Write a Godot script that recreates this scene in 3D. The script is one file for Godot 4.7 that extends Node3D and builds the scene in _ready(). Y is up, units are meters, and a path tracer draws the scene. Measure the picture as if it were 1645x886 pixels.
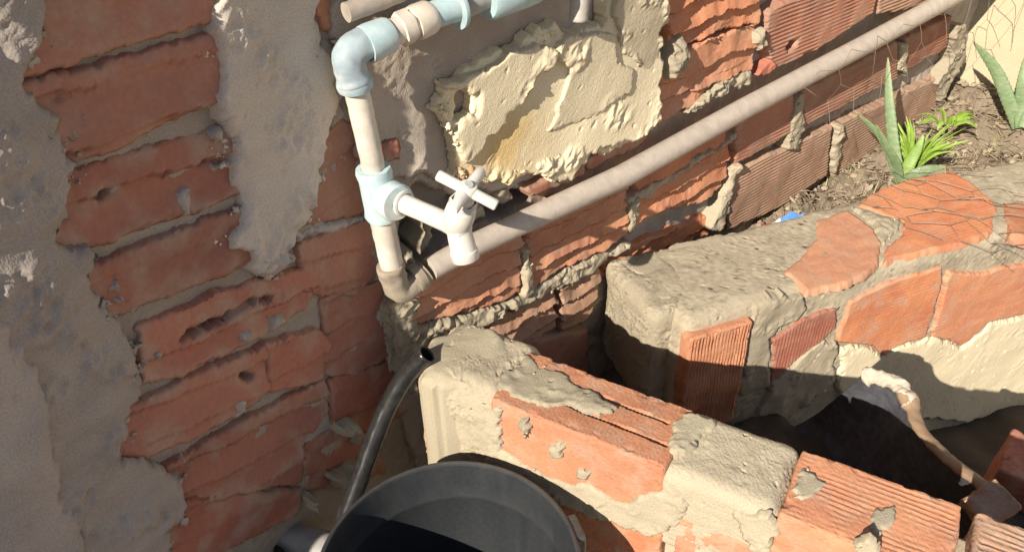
extends Node3D
# Corner of a small masonry yard: two hollow-brick walls, two low planter walls, PVC pipework with a tap, a black bucket.
# Each wall has a frame: x along the wall, y up (or back, on top faces), z out of the surface; outlines are metres in that frame.

var FR := {
	"M": Transform3D(Vector3(0.788, 0, -0.6157), Vector3(0, 1, 0), Vector3(0.6157, 0, 0.788), Vector3(-0.1404, 0.34, -0.7761)),
	"L": Transform3D(Vector3(0.5779, 0, -0.8161), Vector3(0, 1, 0), Vector3(0.8161, 0, 0.5779), Vector3(-0.1599, 0.34, -0.79)),
	"N": Transform3D(Vector3(0.8526, 0, 0.5225), Vector3(0, 1, 0), Vector3(-0.5225, 0, 0.8526), Vector3(-0.1404, 0.34, -0.7761)),
	"NT": Transform3D(Vector3(0.8526, 0, 0.5225), Vector3(0.5225, 0, -0.8526), Vector3(0, 1, 0), Vector3(-0.1404, 0.34, -0.7761)),
	"F": Transform3D(Vector3(0.9426, 0, -0.3338), Vector3(0, 1, 0), Vector3(0.3338, 0, 0.9426), Vector3(0.2474, 0.262, -0.8476)),
	"FT": Transform3D(Vector3(0.9426, 0, -0.3338), Vector3(-0.3338, 0, -0.9426), Vector3(0, 1, 0), Vector3(0.2474, 0.262, -0.8476)),
	"S": Transform3D(Vector3(0.9511, 0, -0.309), Vector3(-0.309, 0, -0.9511), Vector3(0, 1, 0), Vector3(-0.1404, 0.205, -0.7761)),
	"G": Transform3D(Vector3(0, 0, -1), Vector3(-1, 0, 0), Vector3(0, 1, 0), Vector3(-0.1404, 0, -0.7761)),
	"T": Transform3D(Vector3(0.8526, 0, 0.5225), Vector3(0.5225, 0, -0.8526), Vector3(0, 1, 0), Vector3(-0.1404, -0.22, -0.7761)),
	"Y": Transform3D(Vector3(0.7547, 0, 0.6561), Vector3(0, 1, 0), Vector3(-0.6561, 0, 0.7547), Vector3(1.0889, 0.34, -1.7365)),
}
var N1 := FastNoiseLite.new()   # fbm
var N2 := FastNoiseLite.new()   # plain
var N3 := FastNoiseLite.new()   # ridged
var M := {}
var rng := RandomNumberGenerator.new()

# linear base colours
const CLAY := [Color(0.59, 0.245, 0.12), Color(0.49, 0.17, 0.085), Color(0.64, 0.335, 0.185)]
const CLAY_RED := [Color(0.42, 0.155, 0.10), Color(0.31, 0.10, 0.07), Color(0.47, 0.23, 0.15)]
const CLAY_OLD := [Color(0.41, 0.165, 0.10), Color(0.32, 0.115, 0.075), Color(0.44, 0.235, 0.15)]
const CLAY_DUSTY := [Color(0.43, 0.25, 0.165), Color(0.37, 0.18, 0.11), Color(0.48, 0.34, 0.24)]
const MORTAR := [Color(0.445, 0.395, 0.285), Color(0.375, 0.33, 0.24), Color(0.505, 0.455, 0.34)]
const MORTAR_GREY := [Color(0.46, 0.415, 0.385), Color(0.35, 0.312, 0.29), Color(0.54, 0.495, 0.46)]
const MORTAR_SAND := [Color(0.74, 0.655, 0.46), Color(0.68, 0.595, 0.41), Color(0.79, 0.715, 0.54)]
const MORTAR_BEIGE := [Color(0.59, 0.525, 0.455), Color(0.51, 0.45, 0.385), Color(0.65, 0.585, 0.515)]
const JOINT := [Color(0.43, 0.375, 0.325), Color(0.33, 0.28, 0.235), Color(0.50, 0.445, 0.39)]
const DIRT := [Color(0.32, 0.255, 0.185), Color(0.23, 0.18, 0.125), Color(0.43, 0.36, 0.27)]
const YELLOW := [Color(0.56, 0.50, 0.335), Color(0.50, 0.445, 0.29), Color(0.60, 0.55, 0.40)]
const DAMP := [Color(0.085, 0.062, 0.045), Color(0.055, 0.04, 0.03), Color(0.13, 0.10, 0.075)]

func pg(a: Array) -> PackedVector2Array:
	var p := PackedVector2Array()
	for i in range(0, a.size(), 2):
		p.append(Vector2(a[i], a[i + 1]))
	return p

func _ready():
	# ---- camera, sky, sun, exposure
	var cam := Camera3D.new()
	cam.name = "camera"
	cam.transform = Transform3D(Vector3(0.9992, -0.0325, 0.0236), Vector3(0.0401, 0.8084, -0.5873), Vector3(0, 0.5878, 0.809), Vector3(0, 0.9731, 0))
	cam.fov = 39.029
	cam.near = 0.02
	cam.far = 400.0
	add_child(cam)
	cam.current = true
	var sun := DirectionalLight3D.new()
	sun.name = "sun"
	var az := deg_to_rad(SUN_AZ)
	var el := deg_to_rad(SUN_EL)
	sun.transform = Transform3D.IDENTITY.looking_at(Vector3(sin(az) * cos(el), -sin(el), -cos(az) * cos(el)), Vector3.UP)
	sun.light_energy = 1.6
	sun.light_color = Color(1.0, 0.95, 0.88)
	sun.light_angular_distance = 0.5
	sun.shadow_enabled = true
	add_child(sun)
	var env := Environment.new()
	var sm := ProceduralSkyMaterial.new()
	sm.sky_top_color = Color(0.34, 0.40, 0.48)
	sm.sky_horizon_color = Color(0.93, 0.90, 0.88)
	sm.sky_curve = 0.12
	sm.ground_horizon_color = Color(0.62, 0.57, 0.50)
	sm.ground_bottom_color = Color(0.40, 0.34, 0.27)
	var sky := Sky.new()
	sky.sky_material = sm
	env.background_mode = Environment.BG_SKY
	env.sky = sky
	env.background_energy_multiplier = 1.1
	env.ambient_light_source = Environment.AMBIENT_SOURCE_SKY
	env.tonemap_mode = Environment.TONE_MAPPER_LINEAR
	env.tonemap_exposure = EXPO
	env.sdfgi_enabled = true
	env.ssao_enabled = true
	env.ssil_enabled = true
	var we := WorldEnvironment.new()
	we.name = "world_environment"
	we.environment = env
	add_child(we)

	setup()
	build_ground()
	build_left_wall()
	build_main_wall()
	build_near_wall()
	build_far_wall()
	build_yellow_wall()
	build_eave()
	build_soil()
	build_pipework()
	build_tap()
	build_bucket()
	build_hose()
	build_fallen_bucket()
	build_loose_bricks()
	build_plants()
	build_litter()
	build_netting()

const SUN_AZ := 36.3    # heading the light travels towards, clockwise from -z
const SUN_EL := 31.0
const EXPO := 1.55

# ------------------------------------------------------------------ helpers
func setup():
	rng.seed = 7
	N1.noise_type = FastNoiseLite.TYPE_SIMPLEX_SMOOTH
	N1.seed = 11
	N1.frequency = 1.0
	N1.fractal_type = FastNoiseLite.FRACTAL_FBM
	N1.fractal_octaves = 4
	N1.fractal_gain = 0.4
	N2.noise_type = FastNoiseLite.TYPE_SIMPLEX_SMOOTH
	N2.seed = 23
	N2.frequency = 1.0
	N2.fractal_type = FastNoiseLite.FRACTAL_NONE
	N3.noise_type = FastNoiseLite.TYPE_SIMPLEX_SMOOTH
	N3.seed = 31
	N3.frequency = 1.0
	N3.fractal_type = FastNoiseLite.FRACTAL_RIDGED
	N3.fractal_octaves = 3
	M.clay = grain_mat(0.86, 0.84, 1.0, 5.0, 0.05, 3, 0.022)
	M.mortar = grain_mat(0.93, 0.74, 1.0, 8.0, 0.09, 5, 0.055)
	M.crumb = StandardMaterial3D.new()
	M.crumb.vertex_color_use_as_albedo = true
	M.crumb.roughness = 0.95
	M.soil = grain_mat(0.95, 0.45, 1.0, 9.0, 0.08, 9, 0.05)
	M.pipe = grain_mat(0.55, 0.78, 1.0, 7.0, 0.012, 13, 0.012)
	M.white = grain_mat(0.32, 0.88, 1.0, 10.0, 0.01, 17, 0.008)
	M.black = grain_mat(0.34, 0.80, 1.0, 8.0, 0.03, 19, 0.006)
	M.dusty = grain_mat(0.5, 0.5, 1.0, 6.0, 0.02, 20, 0.02)
	M.hose = grain_mat(0.24, 0.6, 1.0, 12.0, 0.012, 21, 0.01)
	M.leaf = grain_mat(0.5, 0.7, 1.0, 14.0, 0.01, 27, 0.02)
	M.leaf.backlight = Color(0.25, 0.3, 0.08)
	M.wire = grain_mat(0.5, 0.6, 1.0, 20.0, 0.02, 29, 0.0)
	M.wire.metallic = 0.5

func grain_mat(rough: float, lo: float, hi: float, scale: float, freq: float, sd: int, relief: float) -> StandardMaterial3D:
	var m := StandardMaterial3D.new()
	m.vertex_color_use_as_albedo = true
	m.roughness = rough
	var fn := FastNoiseLite.new()
	fn.seed = sd
	fn.frequency = freq
	fn.fractal_octaves = 5
	fn.fractal_gain = 0.62
	var im := fn.get_seamless_image(512, 512)
	im.convert(Image.FORMAT_RGB8)
	var ramp := Gradient.new()
	ramp.set_color(0, Color(lo, lo, lo).linear_to_srgb())
	ramp.set_color(1, Color(hi, hi, hi).linear_to_srgb())
	var out := Image.create(512, 512, false, Image.FORMAT_RGB8)
	var f2 := FastNoiseLite.new()
	f2.seed = sd + 50
	f2.frequency = 0.25
	for y in 512:
		for x in 512:
			var a := im.get_pixel(x, y).r
			var sp := f2.get_noise_2d(x, y)
			var v := clampf((a - 0.5) * 1.7 + 0.5 + (sp * 0.07), 0.0, 1.0)
			out.set_pixel(x, y, ramp.sample(v))
	m.albedo_texture = ImageTexture.create_from_image(out)
	if relief > 0.0:
		m.heightmap_enabled = true
		m.heightmap_scale = relief
		m.heightmap_texture = ImageTexture.create_from_image(im)
	m.uv1_triplanar = true
	m.uv1_scale = Vector3(scale, scale, scale)
	return m

func thing(nm: String, label: String, category: String, at := Transform3D.IDENTITY, group := "", kind := "") -> Node3D:
	var o := Node3D.new()
	o.name = nm
	add_child(o, true)
	o.transform = at
	if label != "": o.set_meta("label", label)
	if category != "": o.set_meta("category", category)
	if group != "": o.set_meta("group", group)
	if kind != "": o.set_meta("kind", kind)
	return o

func xf_to(parent: Node3D, fr: Transform3D) -> Transform3D:
	var g := Transform3D.IDENTITY
	var p: Node = parent
	while p != self and p != null:
		g = (p as Node3D).transform * g
		p = p.get_parent()
	return g.affine_inverse() * fr

# commits arrays as one mesh under parent; vertices are in frame fr, the node's origin is put at their centre
func commit(parent: Node3D, nm: String, fr: Transform3D, v: PackedVector3Array, idx: PackedInt32Array, col: PackedColorArray, mat: Material, nrm := PackedVector3Array()) -> MeshInstance3D:
	var c := Vector3.ZERO
	var bb := AABB(v[0], Vector3.ZERO)
	for p in v: bb = bb.expand(p)
	c = bb.get_center()
	if nrm.is_empty():
		nrm.resize(v.size())
		for t in range(0, idx.size(), 3):
			var a := v[idx[t]]
			var n := (v[idx[t + 2]] - a).cross(v[idx[t + 1]] - a)
			nrm[idx[t]] += n
			nrm[idx[t + 1]] += n
			nrm[idx[t + 2]] += n
		for i in nrm.size():
			nrm[i] = nrm[i].normalized() if nrm[i].length_squared() > 0.0 else Vector3(0, 0, 1)
	for i in v.size(): v[i] -= c
	var arr := []
	arr.resize(Mesh.ARRAY_MAX)
	arr[Mesh.ARRAY_VERTEX] = v
	arr[Mesh.ARRAY_NORMAL] = nrm
	arr[Mesh.ARRAY_COLOR] = col
	arr[Mesh.ARRAY_INDEX] = idx
	var am := ArrayMesh.new()
	am.add_surface_from_arrays(Mesh.PRIMITIVE_TRIANGLES, arr)
	am.surface_set_material(0, mat)
	var o := MeshInstance3D.new()
	o.name = nm
	o.mesh = am
	parent.add_child(o, true)
	o.transform = xf_to(parent, fr) * Transform3D(Basis.IDENTITY, c)
	return o

func tag(o: Node3D, label: String, category: String, group := "", kind := ""):
	o.set_meta("label", label)
	if category != "": o.set_meta("category", category)
	if group != "": o.set_meta("group", group)
	if kind != "": o.set_meta("kind", kind)

func tint(pal: Array, p: Vector3, dust: float) -> Color:
	var a := N1.get_noise_3d(p.x * 9.0, p.y * 9.0, p.z * 9.0 + 3.0)
	var b := N1.get_noise_3d(p.x * 16.0 + 7.0, p.y * 60.0, p.z * 60.0)
	var c: Color = (pal[0] as Color).lerp(pal[1], clampf(0.45 + a * 1.4, 0.0, 1.0))
	c = c.lerp(pal[2], clampf(b * 0.35 + a * 0.6 - 0.02, 0.0, 0.75))
	if dust > 0.0:
		c = c.lerp(Color(0.45, 0.385, 0.295), clampf(dust, 0.0, 0.9))
	return c

var crumb_mesh: ArrayMesh
# loose crumbs of mortar stuck along the edge of a patch
func crumbs(parent: Node3D, f: String, poly: PackedVector2Array, count: int, n: float, pal_: Array, big := 0.007, out_n := -1.0):
	if crumb_mesh == null:
		var sm := SphereMesh.new()
		sm.radius = 0.5
		sm.height = 1.0
		sm.radial_segments = 10
		sm.rings = 6
		var arr := sm.get_mesh_arrays()
		var pv: PackedVector3Array = arr[Mesh.ARRAY_VERTEX]
		var cc := PackedColorArray()
		for i in pv.size():
			var q := pv[i]
			pv[i] = q.clamp(Vector3(-0.42, -0.36, -0.4), Vector3(0.36, 0.42, 0.4)) * (1.0 + 1.3 * N1.get_noise_3d(q.x * 2.6, q.y * 2.6, q.z * 2.6 + 7.0))
			cc.append(Color.WHITE)
		arr[Mesh.ARRAY_VERTEX] = pv
		arr[Mesh.ARRAY_COLOR] = cc
		var raw := ArrayMesh.new()
		raw.add_surface_from_arrays(Mesh.PRIMITIVE_TRIANGLES, arr)
		raw.surface_set_material(0, M.crumb)
		crumb_mesh = raw
	var xs := []
	var cs := []
	var tries := 0
	while xs.size() < count and tries < count * 12:
		tries += 1
		var k := rng.randi() % poly.size()
		var p := poly[k].lerp(poly[(k + 1) % poly.size()], rng.randf()) + Vector2(rng.randfn(0.0, 0.009), rng.randfn(0.0, 0.009))
		var inside := poly_sd(p, poly) > 0.003
		if not inside and out_n == -1.0: continue
		if N2.get_noise_2d(p.x * 14.0, p.y * 14.0) < -0.1: continue
		var sz := 0.0022 + big * pow(rng.randf(), 2.5)
		var bs := Basis.from_euler(Vector3(rng.randf() * 6.0, rng.randf() * 6.0, rng.randf() * 6.0)).scaled_local(Vector3(sz, sz * rng.randf_range(0.6, 1.0), sz * rng.randf_range(0.5, 0.9)))
		xs.append(Transform3D(bs, Vector3(p.x, p.y, (n if inside else out_n) + sz * rng.randf_range(-0.45, 0.05))))
		cs.append((pal_[0] as Color).lerp(pal_[rng.randi() % 3], rng.randf()))
	if xs.is_empty(): return
	var mm := MultiMesh.new()
	mm.transform_format = MultiMesh.TRANSFORM_3D
	mm.use_colors = true
	mm.mesh = crumb_mesh
	mm.instance_count = xs.size()
	for i in xs.size():
		mm.set_instance_transform(i, xs[i])
		mm.set_instance_color(i, cs[i])
	var mi := MultiMeshInstance3D.new()
	mi.name = "mortar_crumbs"
	mi.multimesh = mm
	parent.add_child(mi, true)
	mi.transform = xf_to(parent, FR[f])
	mi.set_meta("kind", "stuff")

# one piece's own tone: a little lighter, darker or dustier than its neighbours
func vary(p: Array, sd: float) -> Array:
	var a := fposmod(sin(sd * 12.9898 + 4.1) * 43758.5453, 1.0)
	var b := fposmod(sin(sd * 78.233 + 1.7) * 24634.6345, 1.0)
	var out := []
	for c in p:
		var k: Color = (c as Color) * (0.82 + 0.34 * a)
		out.append(k.lerp(Color(0.48, 0.40, 0.31), 0.26 * b))
	return out

func seg_d2(p: Vector2, a: Vector2, b: Vector2) -> float:
	var ab := b - a
	var t := clampf((p - a).dot(ab) / maxf(ab.length_squared(), 1e-12), 0.0, 1.0)
	return p.distance_squared_to(a + ab * t)

# distance inside (+) or outside (-) a polygon
func poly_sd(p: Vector2, poly: PackedVector2Array) -> float:
	var best := 1e9
	var inside := false
	var n := poly.size()
	var a := poly[n - 1]
	for i in n:
		var b := poly[i]
		var ab := b - a
		var ap := p - a
		var t := clampf(ap.dot(ab) / ab.length_squared(), 0.0, 1.0)
		var e := ap - ab * t
		var dd := e.length_squared()
		if dd < best: best = dd
		if (a.y > p.y) != (b.y > p.y) and p.x < a.x + (p.y - a.y) * ab.x / ab.y: inside = not inside
		a = b
	return sqrt(best) if inside else -sqrt(best)

# A slab of relief with a ragged outline: a height field over the polygon, standing at height n above the frame's plane and going down "depth" at its edge.
func patch(parent: Node3D, nm: String, f: String, poly: PackedVector2Array, o: Dictionary) -> MeshInstance3D:
	var fr: Transform3D = FR[f]
	var res: float = o.get("res", 0.003)
	var rv: float = o.get("resv", res)
	var n0: float = o.get("n", 0.0)
	var depth: float = o.get("depth", 0.02)
	var rag: float = o.get("rag", 0.004)
	var ragf: float = o.get("ragf", 45.0)
	var amp: float = o.get("amp", 0.0015)
	var fq: float = o.get("freq", 18.0)
	var fine: float = o.get("fine", 0.0003)
	var rough: float = o.get("crumble", 0.0)
	var bias: float = o.get("bias", 0.15)
	var rnd: float = o.get("round", 0.003)
	var ledge: float = o.get("ledge", 0.0)
	var lper: float = o.get("period", 0.03)
	var lph: float = o.get("phase", 0.0)
	var wob: float = o.get("wobble", 1.0)
	var lslope: float = o.get("slope", 0.0)
	var groove: float = o.get("groove", 0.0)
	var gper: float = o.get("gper", 0.0065)
	var gvert: bool = o.get("gvert", false)
	var tilt: Vector2 = o.get("tilt", Vector2.ZERO)
	var feather: float = o.get("feather", 0.0 if o.get("mat", M.clay) == M.clay else 1.0)
	var dome: float = o.get("dome", 0.0)
	var stretch: Vector2 = o.get("stretch", Vector2.ONE)
	var turn: float = o.get("turn", 0.0)
	var holes: Array = o.get("holes", [])
	var pal: Array = vary(o.get("pal", MORTAR), o.get("seed", 0.0))
	var dust: float = o.get("dust", 0.0)
	var sd0: float = o.get("seed", 0.0)
	var stain: Array = o.get("stain", [])
	var mat: Material = o.get("mat", M.clay)
	var grow: float = o.get("grow", 0.0)
	var gritty: bool = mat == M.mortar
	var lo := poly[0]
	var hi := poly[0]
	for p in poly:
		lo = lo.min(p)
		hi = hi.max(p)
	var ctr := (lo + hi) * 0.5
	var pad := rag * 1.5 + maxf(res, rv) * 3.0
	lo -= Vector2(pad, pad)
	hi += Vector2(pad, pad)
	var nx := int((hi.x - lo.x) / res) + 2
	var ny := int((hi.y - lo.y) / rv) + 2
	var st := maxf(res, rv)
	var sd := PackedFloat32Array()
	sd.resize(nx * ny)
	for j in ny:
		for i in nx:
			var p := Vector2(lo.x + i * res, lo.y + j * rv)
			var s := poly_sd(p, poly) + grow
			if absf(s) < rag * 2.0 + st * 2.0:
				s += rag * (0.85 * N2.get_noise_3d(p.x * ragf * 0.4, p.y * ragf * 0.4, sd0 * 3.7 + 1.3) + 0.5 * N2.get_noise_3d(p.x * ragf, p.y * ragf, sd0 * 3.7 + 5.3) + 0.3 * N2.get_noise_3d(p.x * ragf * 2.7, p.y * ragf * 2.7, sd0 * 3.7 + 8.3))
			for h in holes:
				s = minf(s, -poly_sd(p, h) + rag * 0.8 * N2.get_noise_3d(p.x * ragf, p.y * ragf, 9.0 + sd0))
			sd[j * nx + i] = s
	var id := PackedInt32Array()
	id.resize(nx * ny)
	id.fill(-1)
	var v := PackedVector3Array()
	var col := PackedColorArray()
	var low := PackedByteArray()
	var ct := cos(turn)
	var sn := sin(turn)
	for j in ny:
		for i in nx:
			var k := j * nx + i
			var s := sd[k]
			if s < -2.8 * st: continue
			var p := Vector2(lo.x + i * res, lo.y + j * rv)
			var skirt := s < -0.5 * st
			if absf(s) <= 0.5 * st or skirt:
				var g := Vector2(sd[k + (1 if i < nx - 1 else 0)] - sd[k - (1 if i > 0 else 0)], (sd[k + (nx if j < ny - 1 else 0)] - sd[k - (nx if j > 0 else 0)]) * res / rv)
				if g.length_squared() > 1e-14:
					g /= 2.0 * res
					p -= g / maxf(g.length_squared(), 0.35) * (s + (0.4 * st if skirt else 0.0))
			var se := maxf(s, 0.0)
			if absf(s) <= 0.5 * st: se = 0.0
			var q := Vector2(p.x * ct + p.y * sn, -p.x * sn + p.y * ct) * stretch
			var h := n0 + tilt.x * (p.x - ctr.x) + tilt.y * (p.y - ctr.y)
			h += amp * N1.get_noise_3d(q.x * fq, q.y * fq, sd0) + fine * N2.get_noise_3d(p.x * 260.0, p.y * 260.0, sd0)
			if rough > 0.0:
				var msk := clampf(N2.get_noise_3d(q.x * 16.0, q.y * 16.0, sd0 + 4.0) * 2.2 + bias, 0.0, 1.0)
				h += rough * msk * N3.get_noise_3d(q.x * 42.0, q.y * 42.0, sd0 + 2.0)
			if gritty: h -= 0.0022 * clampf((N2.get_noise_3d(p.x * 70.0, p.y * 70.0, sd0 + 21.0) - 0.74) * 6.0, 0.0, 1.0)
			if dome > 0.0: h += dome * (1.0 - exp(-se / 0.02))
			if ledge > 0.0:
				var w := N1.get_noise_3d(p.x * 22.0, floorf((p.y - lph) / lper + 0.5) * 5.0, sd0 + 6.0) * 0.22 * wob + N1.get_noise_3d(p.x * 7.0, sd0, 2.0) * 0.3 * wob
				var t := (p.y - lph - p.x * lslope) / lper + w
				var fl := floorf(t)
				t -= fl
				var bandn := N2.get_noise_3d(p.x * 11.0, fl * 9.1, sd0 + 1.0)
				h -= ledge * (0.75 + 0.5 * bandn) * pow(t, 0.8)
			if groove > 0.0:
				var gp := (p.x if gvert else p.y - p.x * lslope) / gper + 0.12 * N2.get_noise_2d(p.x * 9.0, p.y * 9.0)
				var wear := clampf(0.62 + 1.6 * N1.get_noise_3d(p.x * 14.0, p.y * 14.0, sd0 + 8.0), 0.05, 1.1)
				h -= groove * wear * (0.5 + 0.5 * sin(gp * TAU))
			var fe := feather * clampf(N2.get_noise_3d(p.x * 13.0, p.y * 13.0, sd0 + 12.0) * 1.6 + 0.1, 0.0, 1.0)
			var rw := rnd * (1.0 + 3.5 * fe)
			if se < rw: h -= rnd * (1.0 + 0.8 * fe) * (1.0 - sqrt(maxf(0.0, 1.0 - pow(1.0 - se / rw, 2.0))))
			if skirt: h = n0 - depth
			var d := 0.0
			if dust > 0.0:
				d = dust * clampf(exp(-se / 0.012) * 0.8 + N1.get_noise_3d(p.x * 24.0, p.y * 24.0, sd0 + 5.0) * 1.6 - 0.12, 0.0, 1.0)
			var c := tint(pal, Vector3(q.x, q.y, sd0), d)
			for sx in stain:
				var sv: float = exp(-pow((p - (sx[0] as Vector2)).length() / (sx[1] as float), 2.0)) * clampf(0.8 + N1.get_noise_3d(q.x * 20.0, q.y * 20.0, 5.0), 0.0, 1.0)
				c = c.lerp(sx[2], sv)
			id[k] = v.size()
			v.append(Vector3(p.x, p.y, h))
			col.append(c)
			low.append(1 if skirt else 0)
	var idx := PackedInt32Array()
	for j in ny - 1:
		for i in nx - 1:
			var a := id[j * nx + i]
			var b := id[j * nx + i + 1]
			var c := id[(j + 1) * nx + i + 1]
			var e := id[(j + 1) * nx + i]
			if a >= 0 and b >= 0 and c >= 0 and low[a] + low[b] + low[c] < 3: idx.append_array([a, c, b])
			if a >= 0 and c >= 0 and e >= 0 and low[a] + low[c] + low[e] < 3: idx.append_array([a, e, c])
	if o.has("crumbs"): crumbs(parent, f, poly, o.crumbs, n0 - rnd * 0.6, pal, o.get("crumb_size", 0.007), o.get("crumb_out", -1.0))
	return commit(parent, nm, fr, v, idx, col, mat)

# A rounded box with rough faces, in a frame. size and centre in the frame's axes.
func block(parent: Node3D, nm: String, fr: Transform3D, centre: Vector3, size: Vector3, o: Dictionary) -> MeshInstance3D:
	var r: float = o.get("r", 0.004)
	var res: float = o.get("res", 0.004)
	var amp: float = o.get("amp", 0.001)
	var fq: float = o.get("freq", 20.0)
	var fine: float = o.get("fine", 0.0003)
	var rough: float = o.get("crumble", 0.0)
	var mat: Material = o.get("mat", M.clay)
	var pal: Array = vary(o.get("pal", CLAY), o.get("seed", 0.0))
	var chip: float = o.get("chip", 0.0035 if mat == M.clay else 0.0)
	var dust: float = o.get("dust", 0.0)
	var sd0: float = o.get("seed", 0.0)
	var tg: Array = o.get("grooves", [])   # [face axis index, sign, direction axis, period, depth]
	var slots: Array = o.get("slots", [])  # on the top face: [x0, z0, x1, z1, half width, depth]
	var h := size * 0.5
	var hin := h - Vector3(r, r, r)
	var v := PackedVector3Array()
	var nr := PackedVector3Array()
	var col := PackedColorArray()
	var idx := PackedInt32Array()
	for ax in 3:
		for sg in [-1.0, 1.0]:
			if o.get("skip", []).has([ax, sg]): continue
			var ua := (ax + 1) % 3
			var va := (ax + 2) % 3
			var nu := maxi(2, int(size[ua] / res))
			var nv := maxi(2, int(size[va] / res))
			var start := v.size()
			var mine := []
			for g in tg:
				if g[0] == ax and g[1] == sg: mine = g
			var use_slots: bool = ax == 1 and sg > 0.0 and not slots.is_empty()
			var f := func(a: float, b: float) -> Vector3:
				var p := Vector3.ZERO
				p[ax] = h[ax] * sg
				p[ua] = lerpf(-h[ua], h[ua], a)
				p[va] = lerpf(-h[va], h[va], b)
				var q := p.clamp(-hin, hin)
				var n := (p - q).normalized()
				var w := centre + p
				var dsp := amp * N1.get_noise_3d(w.x * fq, w.y * fq, w.z * fq + sd0) + fine * N2.get_noise_3d(w.x * 240.0, w.y * 240.0, w.z * 240.0)
				if rough > 0.0:
					var msk := clampf(N2.get_noise_3d(w.x * 18.0, w.y * 18.0, w.z * 18.0 + sd0) * 2.0 + 0.2, 0.0, 1.0)
					dsp += rough * msk * N3.get_noise_3d(w.x * 40.0, w.y * 40.0, w.z * 40.0)
				if mat == M.mortar: dsp -= 0.0025 * clampf((N2.get_noise_3d(w.x * 70.0, w.y * 70.0, w.z * 70.0) - 0.74) * 6.0, 0.0, 1.0)
				var edge := minf(minf(a, 1.0 - a) * size[ua], minf(b, 1.0 - b) * size[va])
				if chip > 0.0 and edge < 0.012:
					dsp -= chip * (1.0 - edge / 0.012) * clampf(N1.get_noise_3d(w.x * 36.0, w.y * 36.0, w.z * 36.0 + sd0) * 3.0 - 0.35, 0.0, 1.0)
				var inn := clampf((edge - r * 0.5) / 0.004, 0.0, 1.0)
				if not mine.is_empty():
					var wear := clampf(0.62 + 1.7 * N1.get_noise_3d(w.x * 15.0, w.y * 15.0, w.z * 15.0 + sd0), 0.05, 1.15)
					dsp -= mine[4] * wear * inn * (0.5 + 0.5 * sin(w[mine[2]] / mine[3] * TAU))
				if use_slots:
					for s in slots:
						var dd := sqrt(seg_d2(Vector2(p.x, p.z), Vector2(s[0], s[1]), Vector2(s[2], s[3])))
						dsp -= s[5] * clampf((s[4] - dd) / 0.0012 + 0.5, 0.0, 1.0)
				return q + n * (r + dsp)
			for i in nu + 1:
				for j in nv + 1:
					var a := float(i) / nu
					var b := float(j) / nv
					var p: Vector3 = f.call(a, b)
					var e := 0.25 / nu
					var e2 := 0.25 / nv
					var du: Vector3 = (f.call(a + e, b) - p) if a < 0.5 else (p - f.call(a - e, b))
					var dv: Vector3 = (f.call(a, b + e2) - p) if b < 0.5 else (p - f.call(a, b - e2))
					var n: Vector3 = du.cross(dv).normalized() * sg
					v.append(centre + p)
					nr.append(n)
					var d := 0.0
					if dust > 0.0: d = dust * clampf(N1.get_noise_3d((centre.x + p.x) * 26.0, (centre.y + p.y) * 26.0, (centre.z + p.z) * 26.0 + sd0) * 2.0 + 0.1, 0.0, 1.0)
					col.append(tint(pal, centre + p + Vector3(0, 0, sd0), d))
			for i in nu:
				for j in nv:
					var a := start + i * (nv + 1) + j
					var b := a + 1
					var c := a + nv + 2
					var e := a + nv + 1
					if sg > 0.0: idx.append_array([a, b, c, a, c, e])
					else: idx.append_array([a, c, b, a, e, c])
	return commit(parent, nm, fr, v, idx, col, mat, nr)

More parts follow.
